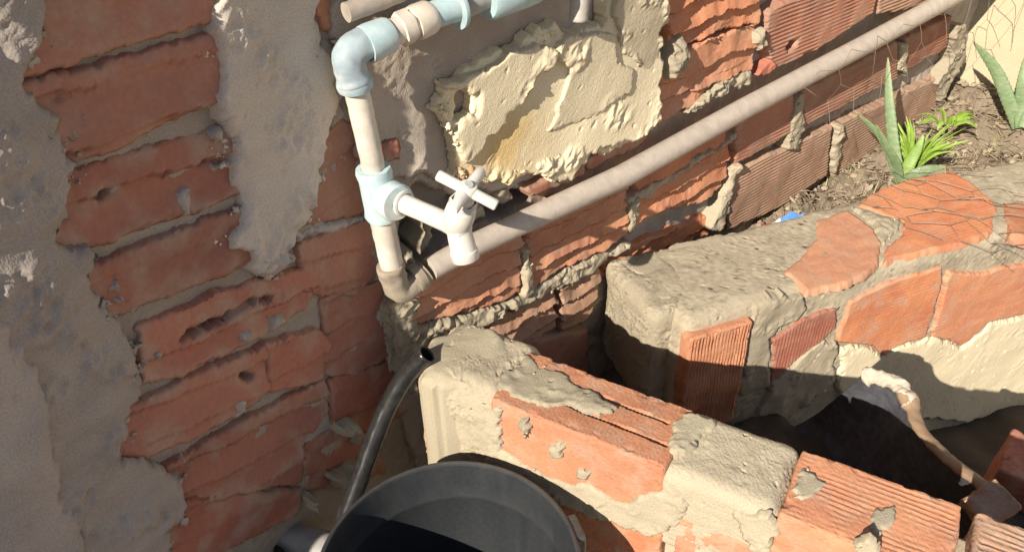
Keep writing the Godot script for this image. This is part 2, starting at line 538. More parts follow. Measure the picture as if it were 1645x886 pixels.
# tube along a path (world or parent frame points); rad is one number or one per point
func tube(parent: Node3D, nm: String, fr: Transform3D, path: Array, rad, colr: Array, mat: Material, o := {}) -> MeshInstance3D:
	var sides: int = o.get("sides", 20)
	var amp: float = o.get("amp", 0.0)
	var hollow: float = o.get("hollow", 0.0)
	var squash: float = o.get("squash", 1.0)
	var pts: Array = path
	if o.get("smooth", 0) > 0:
		var cv := Curve3D.new()
		for i in path.size():
			var tn: Vector3 = (path[mini(i + 1, path.size() - 1)] - path[maxi(i - 1, 0)]) / 6.0
			cv.add_point(path[i], -tn, tn)
		pts = []
		var cnt: int = o.get("smooth", 0)
		for i in cnt + 1: pts.append(cv.sample_baked(cv.get_baked_length() * i / cnt, true))
	var v := PackedVector3Array()
	var col := PackedColorArray()
	var idx := PackedInt32Array()
	var up := Vector3(0.123, 0.97, 0.2)
	var rings := []
	for i in pts.size(): rings.append([pts[i], (rad[mini(i, rad.size() - 1)] if rad is Array else rad)])
	if hollow > 0.0:
		# turn the end inside: rim, then back down the bore
		var back := mini(pts.size() - 1, 6)
		rings.append([pts[-1], rings[-1][1] - hollow])
		for i in back: rings.append([pts[pts.size() - 2 - i], rings[pts.size() - 2 - i][1] - hollow])
	var last := Vector3.ZERO
	for i in rings.size():
		var ii := i if i < pts.size() else (pts.size() - 1 if i == pts.size() else pts.size() - 1 - (i - pts.size()))
		var d: Vector3 = (pts[mini(ii + 1, pts.size() - 1)] - pts[maxi(ii - 1, 0)]).normalized()
		if last == Vector3.ZERO:
			last = o.get("side", d.cross(up).normalized())
		var x: Vector3 = (last - d * last.dot(d)).normalized()
		last = x
		var y := d.cross(x)
		for k in sides:
			var a := TAU * k / sides
			var c: Vector3 = rings[i][0]
			var dir := x * cos(a) + y * sin(a) * squash
			var rr: float = rings[i][1]
			if amp > 0.0:
				var w: Vector3 = c + dir * rr
				rr += amp * N1.get_noise_3d(w.x * 60.0, w.y * 60.0, w.z * 60.0)
			var p: Vector3 = c + dir * rr
			v.append(p)
			var tc := tint(colr, p * 2.0, 0.0)
			if o.has("tip"): tc = tc.lerp(o.tip, clampf((float(i) / rings.size() - 0.86) * 7.0 + 0.6 * N2.get_noise_3d(p.x * 60.0, p.y * 60.0, p.z * 60.0) * clampf(float(i) / rings.size() - 0.5, 0.0, 1.0), 0.0, 0.9))
			col.append(tc)
	for i in rings.size() - 1:
		for k in sides:
			var a := i * sides + k
			var b := i * sides + (k + 1) % sides
			idx.append_array([a, a + sides, b, b, a + sides, b + sides])
	if o.get("caps", true):
		for e in ([0] if hollow > 0.0 else [0, rings.size() - 1]):
			var cc := v.size()
			v.append(rings[e][0])
			col.append(col[e * sides])
			var ring0 := v.size()
			for k in sides:
				v.append(v[e * sides + k])
				col.append(col[e * sides + k])
			for k in sides:
				if e == 0: idx.append_array([cc, ring0 + k, ring0 + (k + 1) % sides])
				else: idx.append_array([cc, ring0 + (k + 1) % sides, ring0 + k])
	return commit(parent, nm, fr, v, idx, col, mat)

# surface of revolution: profile of [distance along axis, radius] from base point in direction dir; creases where points repeat
func lathe(parent: Node3D, nm: String, fr: Transform3D, base: Vector3, dir: Vector3, prof: Array, colr: Array, mat: Material, o := {}) -> MeshInstance3D:
	var sides: int = o.get("sides", 32)
	var amp: float = o.get("amp", 0.0)
	var d := dir.normalized()
	var x := d.cross(Vector3(0.31, 0.2, 0.93)).normalized()
	var y := d.cross(x)
	var v := PackedVector3Array()
	var col := PackedColorArray()
	var idx := PackedInt32Array()
	var pals: Array = o.get("pals", [])
	for s in prof.size() - 1:
		var st := v.size()
		for e in 2:
			var pr: Array = prof[s + e]
			for k in sides + 1:
				var a := TAU * k / sides
				var rr: float = pr[1]
				var hex: float = pr[2] if pr.size() > 2 else 0.0
				if hex > 0.0: rr *= 1.0 / maxf(cos(fposmod(a, TAU / 6.0) - TAU / 12.0), 0.5) * 0.93
				var p: Vector3 = base + d * pr[0] + (x * cos(a) + y * sin(a)) * rr
				if amp > 0.0: p += (x * cos(a) + y * sin(a)) * amp * N1.get_noise_3d(p.x * 55.0, p.y * 55.0, p.z * 55.0)
				v.append(p)
				col.append(tint(colr if pals.is_empty() else pals[mini(s, pals.size() - 1)], p * 2.0, 0.0))
		for k in sides:
			var a := st + k
			idx.append_array([a, a + sides + 1, a + 1, a + 1, a + sides + 1, a + sides + 2])
	# smooth normals along the profile where the bend is gentle
	var nr := PackedVector3Array()
	nr.resize(v.size())
	var slope := []
	for s in prof.size() - 1:
		var dz: float = prof[s + 1][0] - prof[s][0]
		var dr: float = prof[s + 1][1] - prof[s][1]
		slope.append(Vector2(dz, -dr).normalized())
	for s in prof.size() - 1:
		for e in 2:
			var n2: Vector2 = slope[s]
			var nb := s - 1 if e == 0 else s + 1
			if nb >= 0 and nb < slope.size() and (slope[nb] as Vector2).dot(n2) > 0.75: n2 = (n2 + slope[nb]).normalized()
			for k in sides + 1:
				var a := TAU * k / sides
				nr[(s * 2 + e) * (sides + 1) + k] = (x * cos(a) + y * sin(a)) * n2.x + d * n2.y
	return commit(parent, nm, fr, v, idx, col, mat, nr)

func at(f: String, u: float, v: float, n: float) -> Vector3:
	return (FR[f] as Transform3D) * Vector3(u, v, n)

func pal(c: Color, dirty := 0.75) -> Array:
	return [c, c * dirty, c.lerp(Color(0.75, 0.72, 0.64), 0.25)]

# ------------------------------------------------------------------ setting
func build_ground():
	var g := MeshInstance3D.new()
	g.name = "ground"
	var pm := PlaneMesh.new()
	pm.size = Vector2(300, 300)
	var gm: StandardMaterial3D = M.soil.duplicate()
	gm.vertex_color_use_as_albedo = false
	gm.albedo_color = Color(0.27, 0.22, 0.16).linear_to_srgb()
	gm.heightmap_enabled = false
	pm.material = gm
	g.mesh = pm
	g.position.y = -0.26
	tag(g, "bare trodden earth in front of the brick walls", "ground", "", "structure")
	add_child(g)
	# uneven earth close by
	var e := patch(self, "earth_floor", "G", pg([0.05, 0.0, -1.045, -1.705, -3.0, -1.7, -3.0, 2.2, -1.3, 0.95]), {res = 0.02, n = 0.0, depth = 0.30, amp = 0.012, freq = 6.0, fine = 0.001, crumble = 0.006, pal = DIRT, mat = M.soil, rag = 0.02})
	tag(e, "uneven dark earth at the foot of the left wall", "ground", "", "structure")
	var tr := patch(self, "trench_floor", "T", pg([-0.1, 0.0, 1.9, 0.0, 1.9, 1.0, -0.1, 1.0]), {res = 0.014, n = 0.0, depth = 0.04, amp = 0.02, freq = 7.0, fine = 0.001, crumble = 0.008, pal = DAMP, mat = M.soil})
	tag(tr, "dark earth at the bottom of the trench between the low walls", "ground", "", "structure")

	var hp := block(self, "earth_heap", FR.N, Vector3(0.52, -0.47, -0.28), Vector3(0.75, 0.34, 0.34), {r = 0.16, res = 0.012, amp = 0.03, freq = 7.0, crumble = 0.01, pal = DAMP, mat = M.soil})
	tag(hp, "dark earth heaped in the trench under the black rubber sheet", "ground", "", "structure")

func build_left_wall():
	var w := thing("shaded_brick_wall", "shaded hollow brick wall behind the standpipe, patched with grey mortar", "wall", FR.L)
	block(w, "pilaster", FR.L, Vector3(-0.82, 0.0, -0.05), Vector3(0.22, 0.9, 0.15), {r = 0.01, res = 0.03, pal = MORTAR_BEIGE, mat = M.mortar})
	var core := block(w, "core", FR.L, Vector3(-0.45, 0.15, -0.11), Vector3(1.2, 1.3, 0.14), {r = 0.01, res = 0.03, pal = JOINT, mat = M.mortar})
	patch(w, "mortar_bed", "L", pg([-0.324, 0.526, 0.095, 0.439, 0.025, 0.399, 0.021, 0.263, 0.03, 0.011, 0.041, -0.262, 0.018, -0.529, -0.184, -0.474, -0.537, 0.048]), {n = -0.0062, depth = 0.03, amp = 0.004, freq = 14.0, fine = 0.0003, crumble = 0.003, pal = JOINT, mat = M.mortar, res = 0.0035, seed = 1.0, holes = left_holes()})
	var B := [
		[pg([-0.274, 0.504, -0.136, 0.472, -0.152, 0.429, -0.229, 0.435, -0.313, 0.437, -0.302, 0.446]), 0.004, 0.7],
		[pg([-0.314, 0.428, -0.234, 0.422, -0.154, 0.417, -0.155, 0.378, -0.163, 0.364, -0.207, 0.363, -0.241, 0.362, -0.301, 0.363, -0.301, 0.392, -0.311, 0.409]), 0.006, 0.45],
		[pg([-0.312, 0.358, -0.247, 0.346, -0.163, 0.332, -0.17, 0.283, -0.177, 0.272, -0.236, 0.277, -0.295, 0.292, -0.327, 0.304, -0.321, 0.342]), 0.003, 0.85],
		[pg([-0.331, 0.28, -0.262, 0.266, -0.172, 0.252, -0.174, 0.229, -0.178, 0.195, -0.247, 0.21, -0.32, 0.223, -0.326, 0.253]), 0.005, 0.7],
		[pg([-0.292, 0.197, -0.214, 0.179, -0.121, 0.145, -0.118, 0.118, -0.139, 0.101, -0.176, 0.107, -0.274, 0.127, -0.303, 0.145, -0.299, 0.169]), 0.006, 0.9],
		[pg([-0.36, 0.133, -0.28, 0.114, -0.189, 0.091, -0.2, 0.036, -0.214, 0.034, -0.285, 0.048, -0.336, 0.069, -0.359, 0.101]), 0.005, 0.7],
		[pg([-0.185, 0.093, -0.113, 0.059, -0.106, 0.035, -0.13, -0.001, -0.194, 0.031]), 0.006, 0.6],
		[pg([-0.316, 0.037, -0.23, 0.018, -0.135, -0.012, -0.137, -0.06, -0.181, -0.074, -0.192, -0.129, -0.321, -0.015]), 0.004, 0.8],
		[pg([-0.359, -0.037, -0.323, -0.022, -0.195, -0.14, -0.205, -0.167, -0.273, -0.137, -0.323, -0.121, -0.357, -0.118, -0.384, -0.083]), 0.003, 0.8],
		[pg([-0.115, 0.178, -0.012, 0.156, -0.006, 0.074, -0.051, 0.074, -0.097, 0.1, -0.114, 0.119, -0.117, 0.147]), 0.003, 0.5],
		[pg([-0.02, 0.283, -0.04, 0.281, -0.056, 0.259, -0.094, 0.217, -0.116, 0.2, -0.008, 0.165, -0.001, 0.234, -0.005, 0.274]), -0.002, 0.35],
		[pg([-0.098, 0.095, -0.007, 0.06, 0.005, -0.058, -0.071, -0.043, -0.117, -0.006]), 0.0, 0.6],
		[pg([-0.115, -0.02, 0.014, -0.081, 0.018, -0.175, -0.064, -0.152, -0.123, -0.098]), 0.002, 0.6],
		[pg([-0.032, 0.432, 0.051, 0.411, 0.036, 0.377, 0.009, 0.371, -0.021, 0.384, -0.03, 0.402]), 0.0, 0.2],
		[pg([-0.173, -0.085, -0.123, -0.098, -0.055, -0.172, -0.057, -0.249, -0.123, -0.201, -0.188, -0.151]), 0.0, 0.8],
		[pg([-0.512, 0.093, -0.387, -0.091, -0.427, -0.102, -0.531, 0.049]), 0.0, 0.7],
	]
	var i := 0
	for b in B:
		if i < 8:
			var pp: PackedVector2Array = b[0]
			var bx := 0.0
			for k in pp.size(): bx += pp[k].x / pp.size()
			for k in pp.size():
				if i < 5 or (i == 5 and pp[k].x < bx) or i == 7: pp[k].x = bx + (pp[k].x - bx) * 1.14
			b[0] = pp
		var led := 0.0095 if i in [1, 2, 4, 7] else 0.0052
		var q: PackedVector2Array = b[0]
		var mean := Vector2.ZERO
		for p in q: mean += p / q.size()
		var suu := 0.0
		var suv := 0.0
		for p in q:
			suu += (p.x - mean.x) * (p.x - mean.x)
			suv += (p.x - mean.x) * (p.y - mean.y)
		var lean := clampf(suv / suu, -0.6, 0.6)
		patch(w, "brick", "L", b[0], {n = b[1], depth = 0.025, amp = 0.0035, freq = 12.0, fine = 0.0002, crumble = 0.0012, ledge = led, period = 0.042, phase = 0.013 * i, slope = lean, grow = 0.0035, wobble = 0.55, stretch = Vector2(0.35, 1.0), rag = 0.0030, ragf = 70.0, round = 0.0022, pal = (CLAY_RED if b[2] > 0.3 else CLAY), dust = 0.55 * b[2], seed = 3.0 + i, holes = (left_holes() if i in [2, 4, 5] else [])})
		i += 1
	# joints squeezed out between courses
	var J := [
		pg([-0.311, 0.432, -0.229, 0.433, -0.153, 0.427, -0.154, 0.418, -0.233, 0.422, -0.313, 0.428]),
		pg([-0.304, 0.363, -0.241, 0.361, -0.204, 0.36, -0.162, 0.362, -0.166, 0.336, -0.246, 0.348, -0.305, 0.357]),
		pg([-0.324, 0.3, -0.295, 0.29, -0.236, 0.275, -0.177, 0.268, -0.172, 0.254, -0.261, 0.268, -0.327, 0.28]),
		pg([-0.122, 0.2, -0.009, 0.161, -0.01, 0.152, -0.114, 0.179]),
	]
	i = 0
	for j in [J[3]]:
		patch(w, "mortar_joint", "L", j, {n = 0.0015, depth = 0.02, amp = 0.0025, freq = 16.0, crumble = 0.0006, fine = 0.0003, rag = 0.006, pal = MORTAR_GREY, mat = M.mortar, seed = 40.0 + i, round = 0.005, stretch = Vector2(0.5, 1.0)})
		i += 1
	# render slabs
	patch(w, "mortar_slab", "L", pg([-0.324, 0.526, -0.27, 0.515, -0.283, 0.481, -0.303, 0.447, -0.312, 0.432, -0.305, 0.406, -0.301, 0.379, -0.312, 0.346, -0.328, 0.315, -0.324, 0.289, -0.328, 0.273, -0.326, 0.239, -0.319, 0.207, -0.318, 0.17, -0.315, 0.148, -0.334, 0.136, -0.354, 0.128, -0.356, 0.09, -0.324, 0.048, -0.32, 0.009, -0.334, -0.016, -0.355, -0.033, -0.403, -0.138, -0.534, 0.053]), {n = 0.012, depth = 0.03, amp = 0.009, freq = 9.0, fine = 0.0005, crumble = 0.007, bias = 0.3, rag = 0.011, ragf = 38.0, round = 0.007, pal = MORTAR_GREY, mat = M.mortar, crumbs = 200, crumb_size = 0.009, crumb_out = 0.003, seed = 60.0})
	patch(w, "mortar_slab", "L", pg([-0.134, 0.486, -0.024, 0.463, -0.034, 0.415, -0.033, 0.378, -0.026, 0.354, -0.03, 0.298, -0.049, 0.288, -0.078, 0.232, -0.108, 0.196, -0.135, 0.184, -0.164, 0.171, -0.178, 0.188, -0.187, 0.215, -0.195, 0.224, -0.176, 0.238, -0.172, 0.285, -0.167, 0.315, -0.164, 0.356, -0.154, 0.415]), {n = 0.010, depth = 0.025, amp = 0.006, freq = 11.0, fine = 0.0005, crumble = 0.006, rag = 0.009, ragf = 40.0, round = 0.005, pal = MORTAR_BEIGE, mat = M.mortar, crumbs = 110, crumb_out = 0.003, seed = 61.0})
	patch(w, "mortar_lump", "L", pg([-0.041, 0.381, -0.02, 0.381, -0.011, 0.349, -0.021, 0.288, -0.042, 0.285, -0.044, 0.324, -0.061, 0.35]), {n = 0.006, depth = 0.03, amp = 0.012, freq = 26.0, fine = 0.0004, crumble = 0.008, rag = 0.01, round = 0.01, pal = MORTAR_GREY, mat = M.mortar, seed = 62.0})
	patch(w, "mortar_lump", "L", pg([-0.173, 0.211, -0.135, 0.201, -0.125, 0.172, -0.161, 0.166, -0.18, 0.181]), {n = 0.012, depth = 0.03, amp = 0.01, freq = 36.0, crumble = 0.008, rag = 0.008, round = 0.008, pal = MORTAR_GREY, mat = M.mortar, seed = 63.0})
	patch(w, "mortar_edge", "L", pg([-0.411, 0.33, -0.388, 0.293, -0.396, 0.243, -0.406, 0.19, -0.414, 0.13, -0.424, 0.065, -0.46, -0.055, -0.534, 0.053]), {n = 0.022, depth = 0.04, amp = 0.005, freq = 9.0, fine = 0.0002, crumble = 0.002, rag = 0.010, round = 0.012, dome = 0.004, pal = MORTAR_GREY, mat = M.mortar, seed = 64.0})
	for q in [[pg([-0.124, -0.081, -0.104, -0.095, -0.104, -0.115, -0.124, -0.103]), 0.02, 65], [pg([-0.198, -0.15, -0.184, -0.156, -0.186, -0.181, -0.199, -0.176]), 0.028, 66], [pg([-0.15, -0.155, -0.107, -0.172, -0.106, -0.201, -0.148, -0.184]), 0.022, 67], [pg([-0.104, -0.125, -0.094, -0.122, -0.092, -0.144, -0.104, -0.145]), 0.015, 68]]:
		patch(w, "mortar_lump", "L", q[0], {n = q[1], depth = 0.04, amp = 0.012, freq = 60.0, crumble = 0.008, rag = 0.008, round = 0.012, res = 0.002, pal = MORTAR, mat = M.mortar, seed = float(q[2])})
	for q in [[pg([-0.228, 0.299, -0.219, 0.298, -0.222, 0.273, -0.231, 0.274]), 71], [pg([-0.24, 0.056, -0.227, 0.05, -0.231, 0.031, -0.243, 0.037]), 72], [pg([-0.218, 0.133, -0.2, 0.124, -0.203, 0.109, -0.22, 0.119]), 73], [pg([-0.174, 0.122, -0.157, 0.115, -0.157, 0.1, -0.175, 0.107]), 74], [pg([-0.184, 0.344, -0.17, 0.341, -0.171, 0.326, -0.186, 0.329]), 75]]:
		patch(w, "mortar_lump", "L", q[0], {n = 0.010, depth = 0.02, amp = 0.006, freq = 50.0, rag = 0.005, round = 0.007, res = 0.002, pal = MORTAR_GREY, mat = M.mortar, seed = float(q[1])})

func left_holes() -> Array:
	return [pg([-0.292, 0.33, -0.284, 0.331, -0.276, 0.327, -0.28, 0.322, -0.291, 0.322]), pg([-0.234, 0.322, -0.228, 0.321, -0.228, 0.317, -0.234, 0.318]), pg([-0.208, 0.313, -0.192, 0.316, -0.17, 0.31, -0.173, 0.306, -0.19, 0.311]), pg([-0.276, 0.162, -0.262, 0.167, -0.231, 0.159, -0.189, 0.156, -0.15, 0.138, -0.161, 0.137, -0.191, 0.149, -0.23, 0.151, -0.261, 0.158]), pg([-0.228, 0.081, -0.213, 0.075, -0.207, 0.062, -0.22, 0.066])]

func ledgy(w: Node3D, poly: PackedVector2Array, n: float, sd: float, o := {}):
	var d := {n = n, depth = 0.03, res = 0.0024, resv = 0.0015, amp = 0.003, freq = 14.0, fine = 0.0003, ledge = 0.012, period = 0.031, phase = 0.0, rag = 0.005, ragf = 45.0, round = 0.003, pal = CLAY, dust = 0.22, seed = sd, crumble = 0.0015}
	d.merge(o, true)
	patch(w, "brick", "M", poly, d)

func grooved(w: Node3D, poly: PackedVector2Array, n: float, sd: float, o := {}):
	var d := {n = n, depth = 0.03, res = 0.004, resv = 0.0014, amp = 0.0015, freq = 10.0, fine = 0.0002, groove = 0.0022, gper = 0.0068, rag = 0.003, round = 0.003, pal = CLAY_OLD, dust = 0.3, seed = sd}
	d.merge(o, true)
	patch(w, "brick", "M", poly, d)

func build_main_wall():
	var w := thing("sunlit_brick_wall", "sunlit hollow brick wall carrying the long grey pipe, chipped into ledges", "wall", FR.M)
	block(w, "core", FR.M, Vector3(0.89, 0.2, -0.13), Vector3(1.8, 1.3, 0.14), {r = 0.01, res = 0.03, pal = JOINT, mat = M.mortar})
	var cavity := pg([0.025, 0.149, 0.052, 0.177, 0.104, 0.142, 0.16, 0.123, 0.213, 0.119, 0.252, 0.093, 0.195, 0.078, 0.127, 0.086, 0.046, 0.066, 0.029, 0.065, 0.022, 0.083])
	patch(w, "mortar_bed", "M", pg([0.008, 0.448, 1.651, 0.153, 1.665, -0.033, 1.556, -0.126, 1.484, -0.232, 0.686, -0.239, 0.424, -0.35, 0.132, -0.395, 0.009, -0.358, -0.026, -0.117, -0.026, 0.063, -0.015, 0.246]), {n = -0.021, depth = 0.05, amp = 0.006, freq = 22.0, fine = 0.0004, crumble = 0.005, pal = JOINT, mat = M.mortar, res = 0.0045, seed = 2.0, holes = [cavity]})
	# grey render in the shade of the eave
	patch(w, "mortar_slab", "M", pg([-0.018, 0.377, 0.004, 0.449, 0.471, 0.365, 0.457, 0.295, 0.446, 0.238, 0.454, 0.142, 0.34, 0.121, 0.252, 0.104, 0.16, 0.123, 0.104, 0.145, 0.06, 0.186, 0.026, 0.191, 0.016, 0.179, -0.011, 0.197]), {n = -0.015, depth = 0.03, amp = 0.004, freq = 9.0, fine = 0.0004, crumble = 0.0022, rag = 0.01, pal = MORTAR_BEIGE, mat = M.mortar, res = 0.0035, seed = 80.0, stain = [[pg([0.163, 0.343])[0], 0.08, Color(0.40, 0.33, 0.275)], [pg([0.218, 0.319])[0], 0.08, Color(0.40, 0.33, 0.275)], [pg([0.079, 0.353])[0], 0.06, Color(0.40, 0.33, 0.275)]]})
	patch(w, "brick", "M", pg([-0.001, 0.248, 0.031, 0.243, 0.031, 0.22, -0.001, 0.227]), {n = -0.010, depth = 0.02, pal = CLAY_RED, dust = 0.8, rag = 0.008, seed = 81.0})
	# thick sunlit plaster, laid on in overlapping smears
	var hole := pg([0.112, 0.281, 0.125, 0.284, 0.132, 0.263, 0.12, 0.247, 0.101, 0.251, 0.104, 0.271])
	var slit := pg([0.302, 0.188, 0.342, 0.197, 0.384, 0.21, 0.411, 0.204, 0.404, 0.186, 0.367, 0.182, 0.326, 0.18])
	var smear := {depth = 0.022, amp = 0.003, freq = 9.0, fine = 0.0003, crumble = 0.0065, bias = -0.45, rag = 0.007, ragf = 48.0, round = 0.0022, res = 0.0022, pal = MORTAR_SAND, mat = M.mortar}
	var o := smear.duplicate()
	o.merge({n = 0.008, tilt = Vector2(0.05, -0.04), crumbs = 150, seed = 82.0, turn = 0.9, stretch = Vector2(0.6, 1.0), amp = 0.0025, freq = 8.0, holes = [hole], stain = [[pg([0.176, 0.183])[0], 0.045, Color(0.72, 0.50, 0.20)], [pg([0.195, 0.211])[0], 0.035, Color(0.70, 0.52, 0.24)]]}, true)
	patch(w, "plaster", "M", pg([0.092, 0.299, 0.112, 0.301, 0.145, 0.304, 0.171, 0.31, 0.224, 0.321, 0.26, 0.324, 0.287, 0.31, 0.337, 0.31, 0.339, 0.329, 0.372, 0.368, 0.45, 0.353, 0.452, 0.288, 0.432, 0.284, 0.439, 0.26, 0.451, 0.235, 0.444, 0.221, 0.439, 0.188, 0.446, 0.152, 0.423, 0.142, 0.401, 0.134, 0.345, 0.135, 0.289, 0.14, 0.281, 0.109, 0.246, 0.135, 0.208, 0.142, 0.17, 0.143, 0.131, 0.161, 0.1, 0.176, 0.096, 0.202, 0.093, 0.233, 0.087, 0.243, 0.081, 0.265, 0.081, 0.279, 0.091, 0.284]), o)
	o = smear.duplicate()
	o.merge({n = 0.016, seed = 83.0, turn = 0.9, stretch = Vector2(0.6, 1.0), amp = 0.0022, freq = 8.0, tilt = Vector2(0.05, 0.03)}, true)
	patch(w, "plaster", "M", pg([0.248, 0.29, 0.271, 0.27, 0.264, 0.239, 0.255, 0.211, 0.24, 0.196, 0.289, 0.185, 0.337, 0.195, 0.389, 0.213, 0.383, 0.24, 0.356, 0.262, 0.346, 0.292, 0.278, 0.312, 0.258, 0.305]), o)
	o = smear.duplicate()
	o.merge({n = 0.0125, seed = 84.0, turn = 0.9, stretch = Vector2(0.45, 1.0), amp = 0.0022, freq = 8.0, tilt = Vector2(0.05, 0.0)}, true)
	patch(w, "plaster", "M", pg([0.095, 0.296, 0.152, 0.303, 0.223, 0.318, 0.252, 0.293, 0.217, 0.27, 0.166, 0.232, 0.138, 0.207, 0.106, 0.19, 0.096, 0.219, 0.094, 0.238, 0.107, 0.251, 0.13, 0.252, 0.135, 0.273, 0.119, 0.289]), o)
	o = smear.duplicate()
	o.merge({n = 0.016, seed = 85.0, crumble = 0.007, bias = 0.0}, true)
	patch(w, "plaster", "M", pg([0.339, 0.331, 0.356, 0.356, 0.443, 0.347, 0.45, 0.288, 0.434, 0.28, 0.441, 0.256, 0.451, 0.232, 0.44, 0.219, 0.42, 0.218, 0.394, 0.238, 0.385, 0.253, 0.361, 0.274, 0.349, 0.3]), o)
	o = smear.duplicate()
	o.merge({n = 0.012, crumbs = 80, seed = 86.0, crumble = 0.007, bias = 0.2, rag = 0.008}, true)
	patch(w, "plaster", "M", pg([0.225, 0.15, 0.274, 0.155, 0.333, 0.144, 0.395, 0.139, 0.44, 0.148, 0.455, 0.131, 0.39, 0.125, 0.327, 0.13, 0.283, 0.112, 0.257, 0.112]), o)
	patch(w, "mortar_lump", "M", pg([0.101, 0.19, 0.13, 0.188, 0.131, 0.161, 0.12, 0.155, 0.104, 0.163, 0.098, 0.177]), {n = 0.010, depth = 0.03, amp = 0.008, freq = 60.0, crumble = 0.007, rag = 0.006, round = 0.008, res = 0.002, pal = [Color(0.55, 0.37, 0.2), Color(0.45, 0.28, 0.15), Color(0.62, 0.5, 0.32)], mat = M.mortar, seed = 87.0})
	# bricks above the pipe
	ledgy(w, pg([0.453, 0.36, 0.678, 0.328, 0.69, 0.243, 0.681, 0.23, 0.578, 0.237, 0.53, 0.232, 0.479, 0.238, 0.465, 0.285]), 0.004, 90.0, {ledge = 0.016, period = 0.036, phase = 0.012})
	ledgy(w, pg([0.472, 0.233, 0.53, 0.229, 0.579, 0.231, 0.682, 0.226, 0.689, 0.185, 0.681, 0.154, 0.578, 0.156, 0.465, 0.162, 0.455, 0.131, 0.446, 0.159, 0.452, 0.199]), 0.004, 91.0, {ledge = 0.016, period = 0.038, phase = 0.0})
	ledgy(w, pg([0.454, 0.163, 0.56, 0.157, 0.671, 0.155, 0.685, 0.136, 0.596, 0.139, 0.553, 0.133, 0.518, 0.128, 0.475, 0.123, 0.452, 0.127]), 0.0, 92.0, {ledge = 0.014, period = 0.03, phase = 0.01})
	grooved(w, pg([0.701, 0.239, 0.727, 0.248, 0.864, 0.247, 1.029, 0.265, 1.037, 0.166, 0.901, 0.144, 0.79, 0.138, 0.737, 0.141, 0.707, 0.19]), 0.004, 93.0, {holes = [pg([0.77, 0.168, 0.781, 0.178, 0.798, 0.175, 0.796, 0.164, 0.78, 0.159])]})
	grooved(w, pg([1.016, 0.257, 1.44, 0.203, 1.407, 0.109, 1.062, 0.156]), 0.0, 94.0, {pal = CLAY_DUSTY})
	patch(w, "brick", "M", pg([0.699, 0.147, 0.729, 0.156, 0.761, 0.141, 0.718, 0.135, 0.691, 0.138]), {n = 0.004, depth = 0.03, pal = CLAY_RED, crumble = 0.006, rag = 0.006, res = 0.002, seed = 95.0})
	patch(w, "brick", "M", pg([0.204, 0.122, 0.258, 0.121, 0.311, 0.119, 0.312, 0.101, 0.257, 0.102, 0.213, 0.102]), {n = 0.004, depth = 0.03, pal = CLAY_OLD, crumble = 0.004, rag = 0.005, dust = 0.6, seed = 96.0})
	patch(w, "brick", "M", pg([0.316, 0.121, 0.442, 0.128, 0.449, 0.111, 0.391, 0.103, 0.322, 0.101]), {n = 0.0, depth = 0.03, pal = CLAY_OLD, crumble = 0.004, rag = 0.005, dust = 0.6, seed = 97.0})
	patch(w, "mortar_lump", "M", pg([0.477, 0.254, 0.505, 0.258, 0.528, 0.233, 0.519, 0.206, 0.491, 0.189, 0.466, 0.196, 0.465, 0.228]), {n = 0.016, depth = 0.04, amp = 0.008, freq = 40.0, crumble = 0.006, rag = 0.006, round = 0.022, res = 0.002, pal = MORTAR, mat = M.mortar, seed = 98.0})
	patch(w, "mortar_lump", "M", pg([0.675, 0.216, 0.69, 0.22, 0.7, 0.194, 0.686, 0.185, 0.673, 0.199]), {n = 0.012, depth = 0.03, amp = 0.008, freq = 60.0, rag = 0.005, round = 0.01, res = 0.002, pal = MORTAR, mat = M.mortar, seed = 99.0})
	patch(w, "mortar_joint", "M", pg([0.579, 0.152, 0.679, 0.155, 0.693, 0.142, 0.643, 0.135, 0.597, 0.136, 0.554, 0.126, 0.525, 0.127]), {n = 0.004, depth = 0.03, amp = 0.008, freq = 40.0, crumble = 0.008, rag = 0.007, res = 0.0022, pal = MORTAR, mat = M.mortar, seed = 100.0})
	# course under the pipe
	ledgy(w, pg([0.011, 0.047, 0.056, 0.067, 0.196, 0.07, 0.197, -0.016, 0.192, -0.047, 0.102, -0.034, 0.037, -0.016, 0, -0.004]), 0.006, 101.0, {phase = 0.004, ledge = 0.013})
	ledgy(w, pg([0.21, 0.07, 0.401, 0.072, 0.413, 0.009, 0.418, -0.038, 0.383, -0.048, 0.291, -0.045, 0.209, -0.047]), 0.006, 102.0, {phase = 0.010, ledge = 0.015})
	ledgy(w, pg([0.418, 0.07, 0.64, 0.074, 0.663, -0.011, 0.653, -0.052, 0.583, -0.053, 0.519, -0.043, 0.459, -0.038, 0.426, -0.032]), 0.006, 103.0, {phase = 0.002, ledge = 0.016})
	grooved(w, pg([0.657, 0.072, 0.821, 0.075, 0.842, -0.008, 0.676, -0.016]), 0.004, 104.0, {pal = CLAY_OLD})
	grooved(w, pg([0.842, 0.073, 1.161, 0.08, 1.202, -0.004, 0.867, -0.007]), 0.005, 105.0)
	grooved(w, pg([1.194, 0.079, 1.384, 0.082, 1.409, 0.005, 1.233, 0.002]), 0.002, 106.0)
	# lower course
	ledgy(w, pg([0.143, -0.081, 0.19, -0.071, 0.266, -0.081, 0.266, -0.153, 0.231, -0.158, 0.169, -0.16, 0.135, -0.121]), 0.002, 107.0, {phase = 0.016, pal = CLAY_DUSTY, ledge = 0.016})
	ledgy(w, pg([0.276, -0.083, 0.36, -0.079, 0.359, -0.119, 0.347, -0.158, 0.318, -0.175, 0.277, -0.165]), 0.002, 108.0, {phase = 0.012, pal = CLAY_DUSTY, ledge = 0.016})
	ledgy(w, pg([0.37, -0.082, 0.426, -0.077, 0.642, -0.102, 0.633, -0.144, 0.407, -0.118, 0.371, -0.113]), -0.004, 109.0, {})
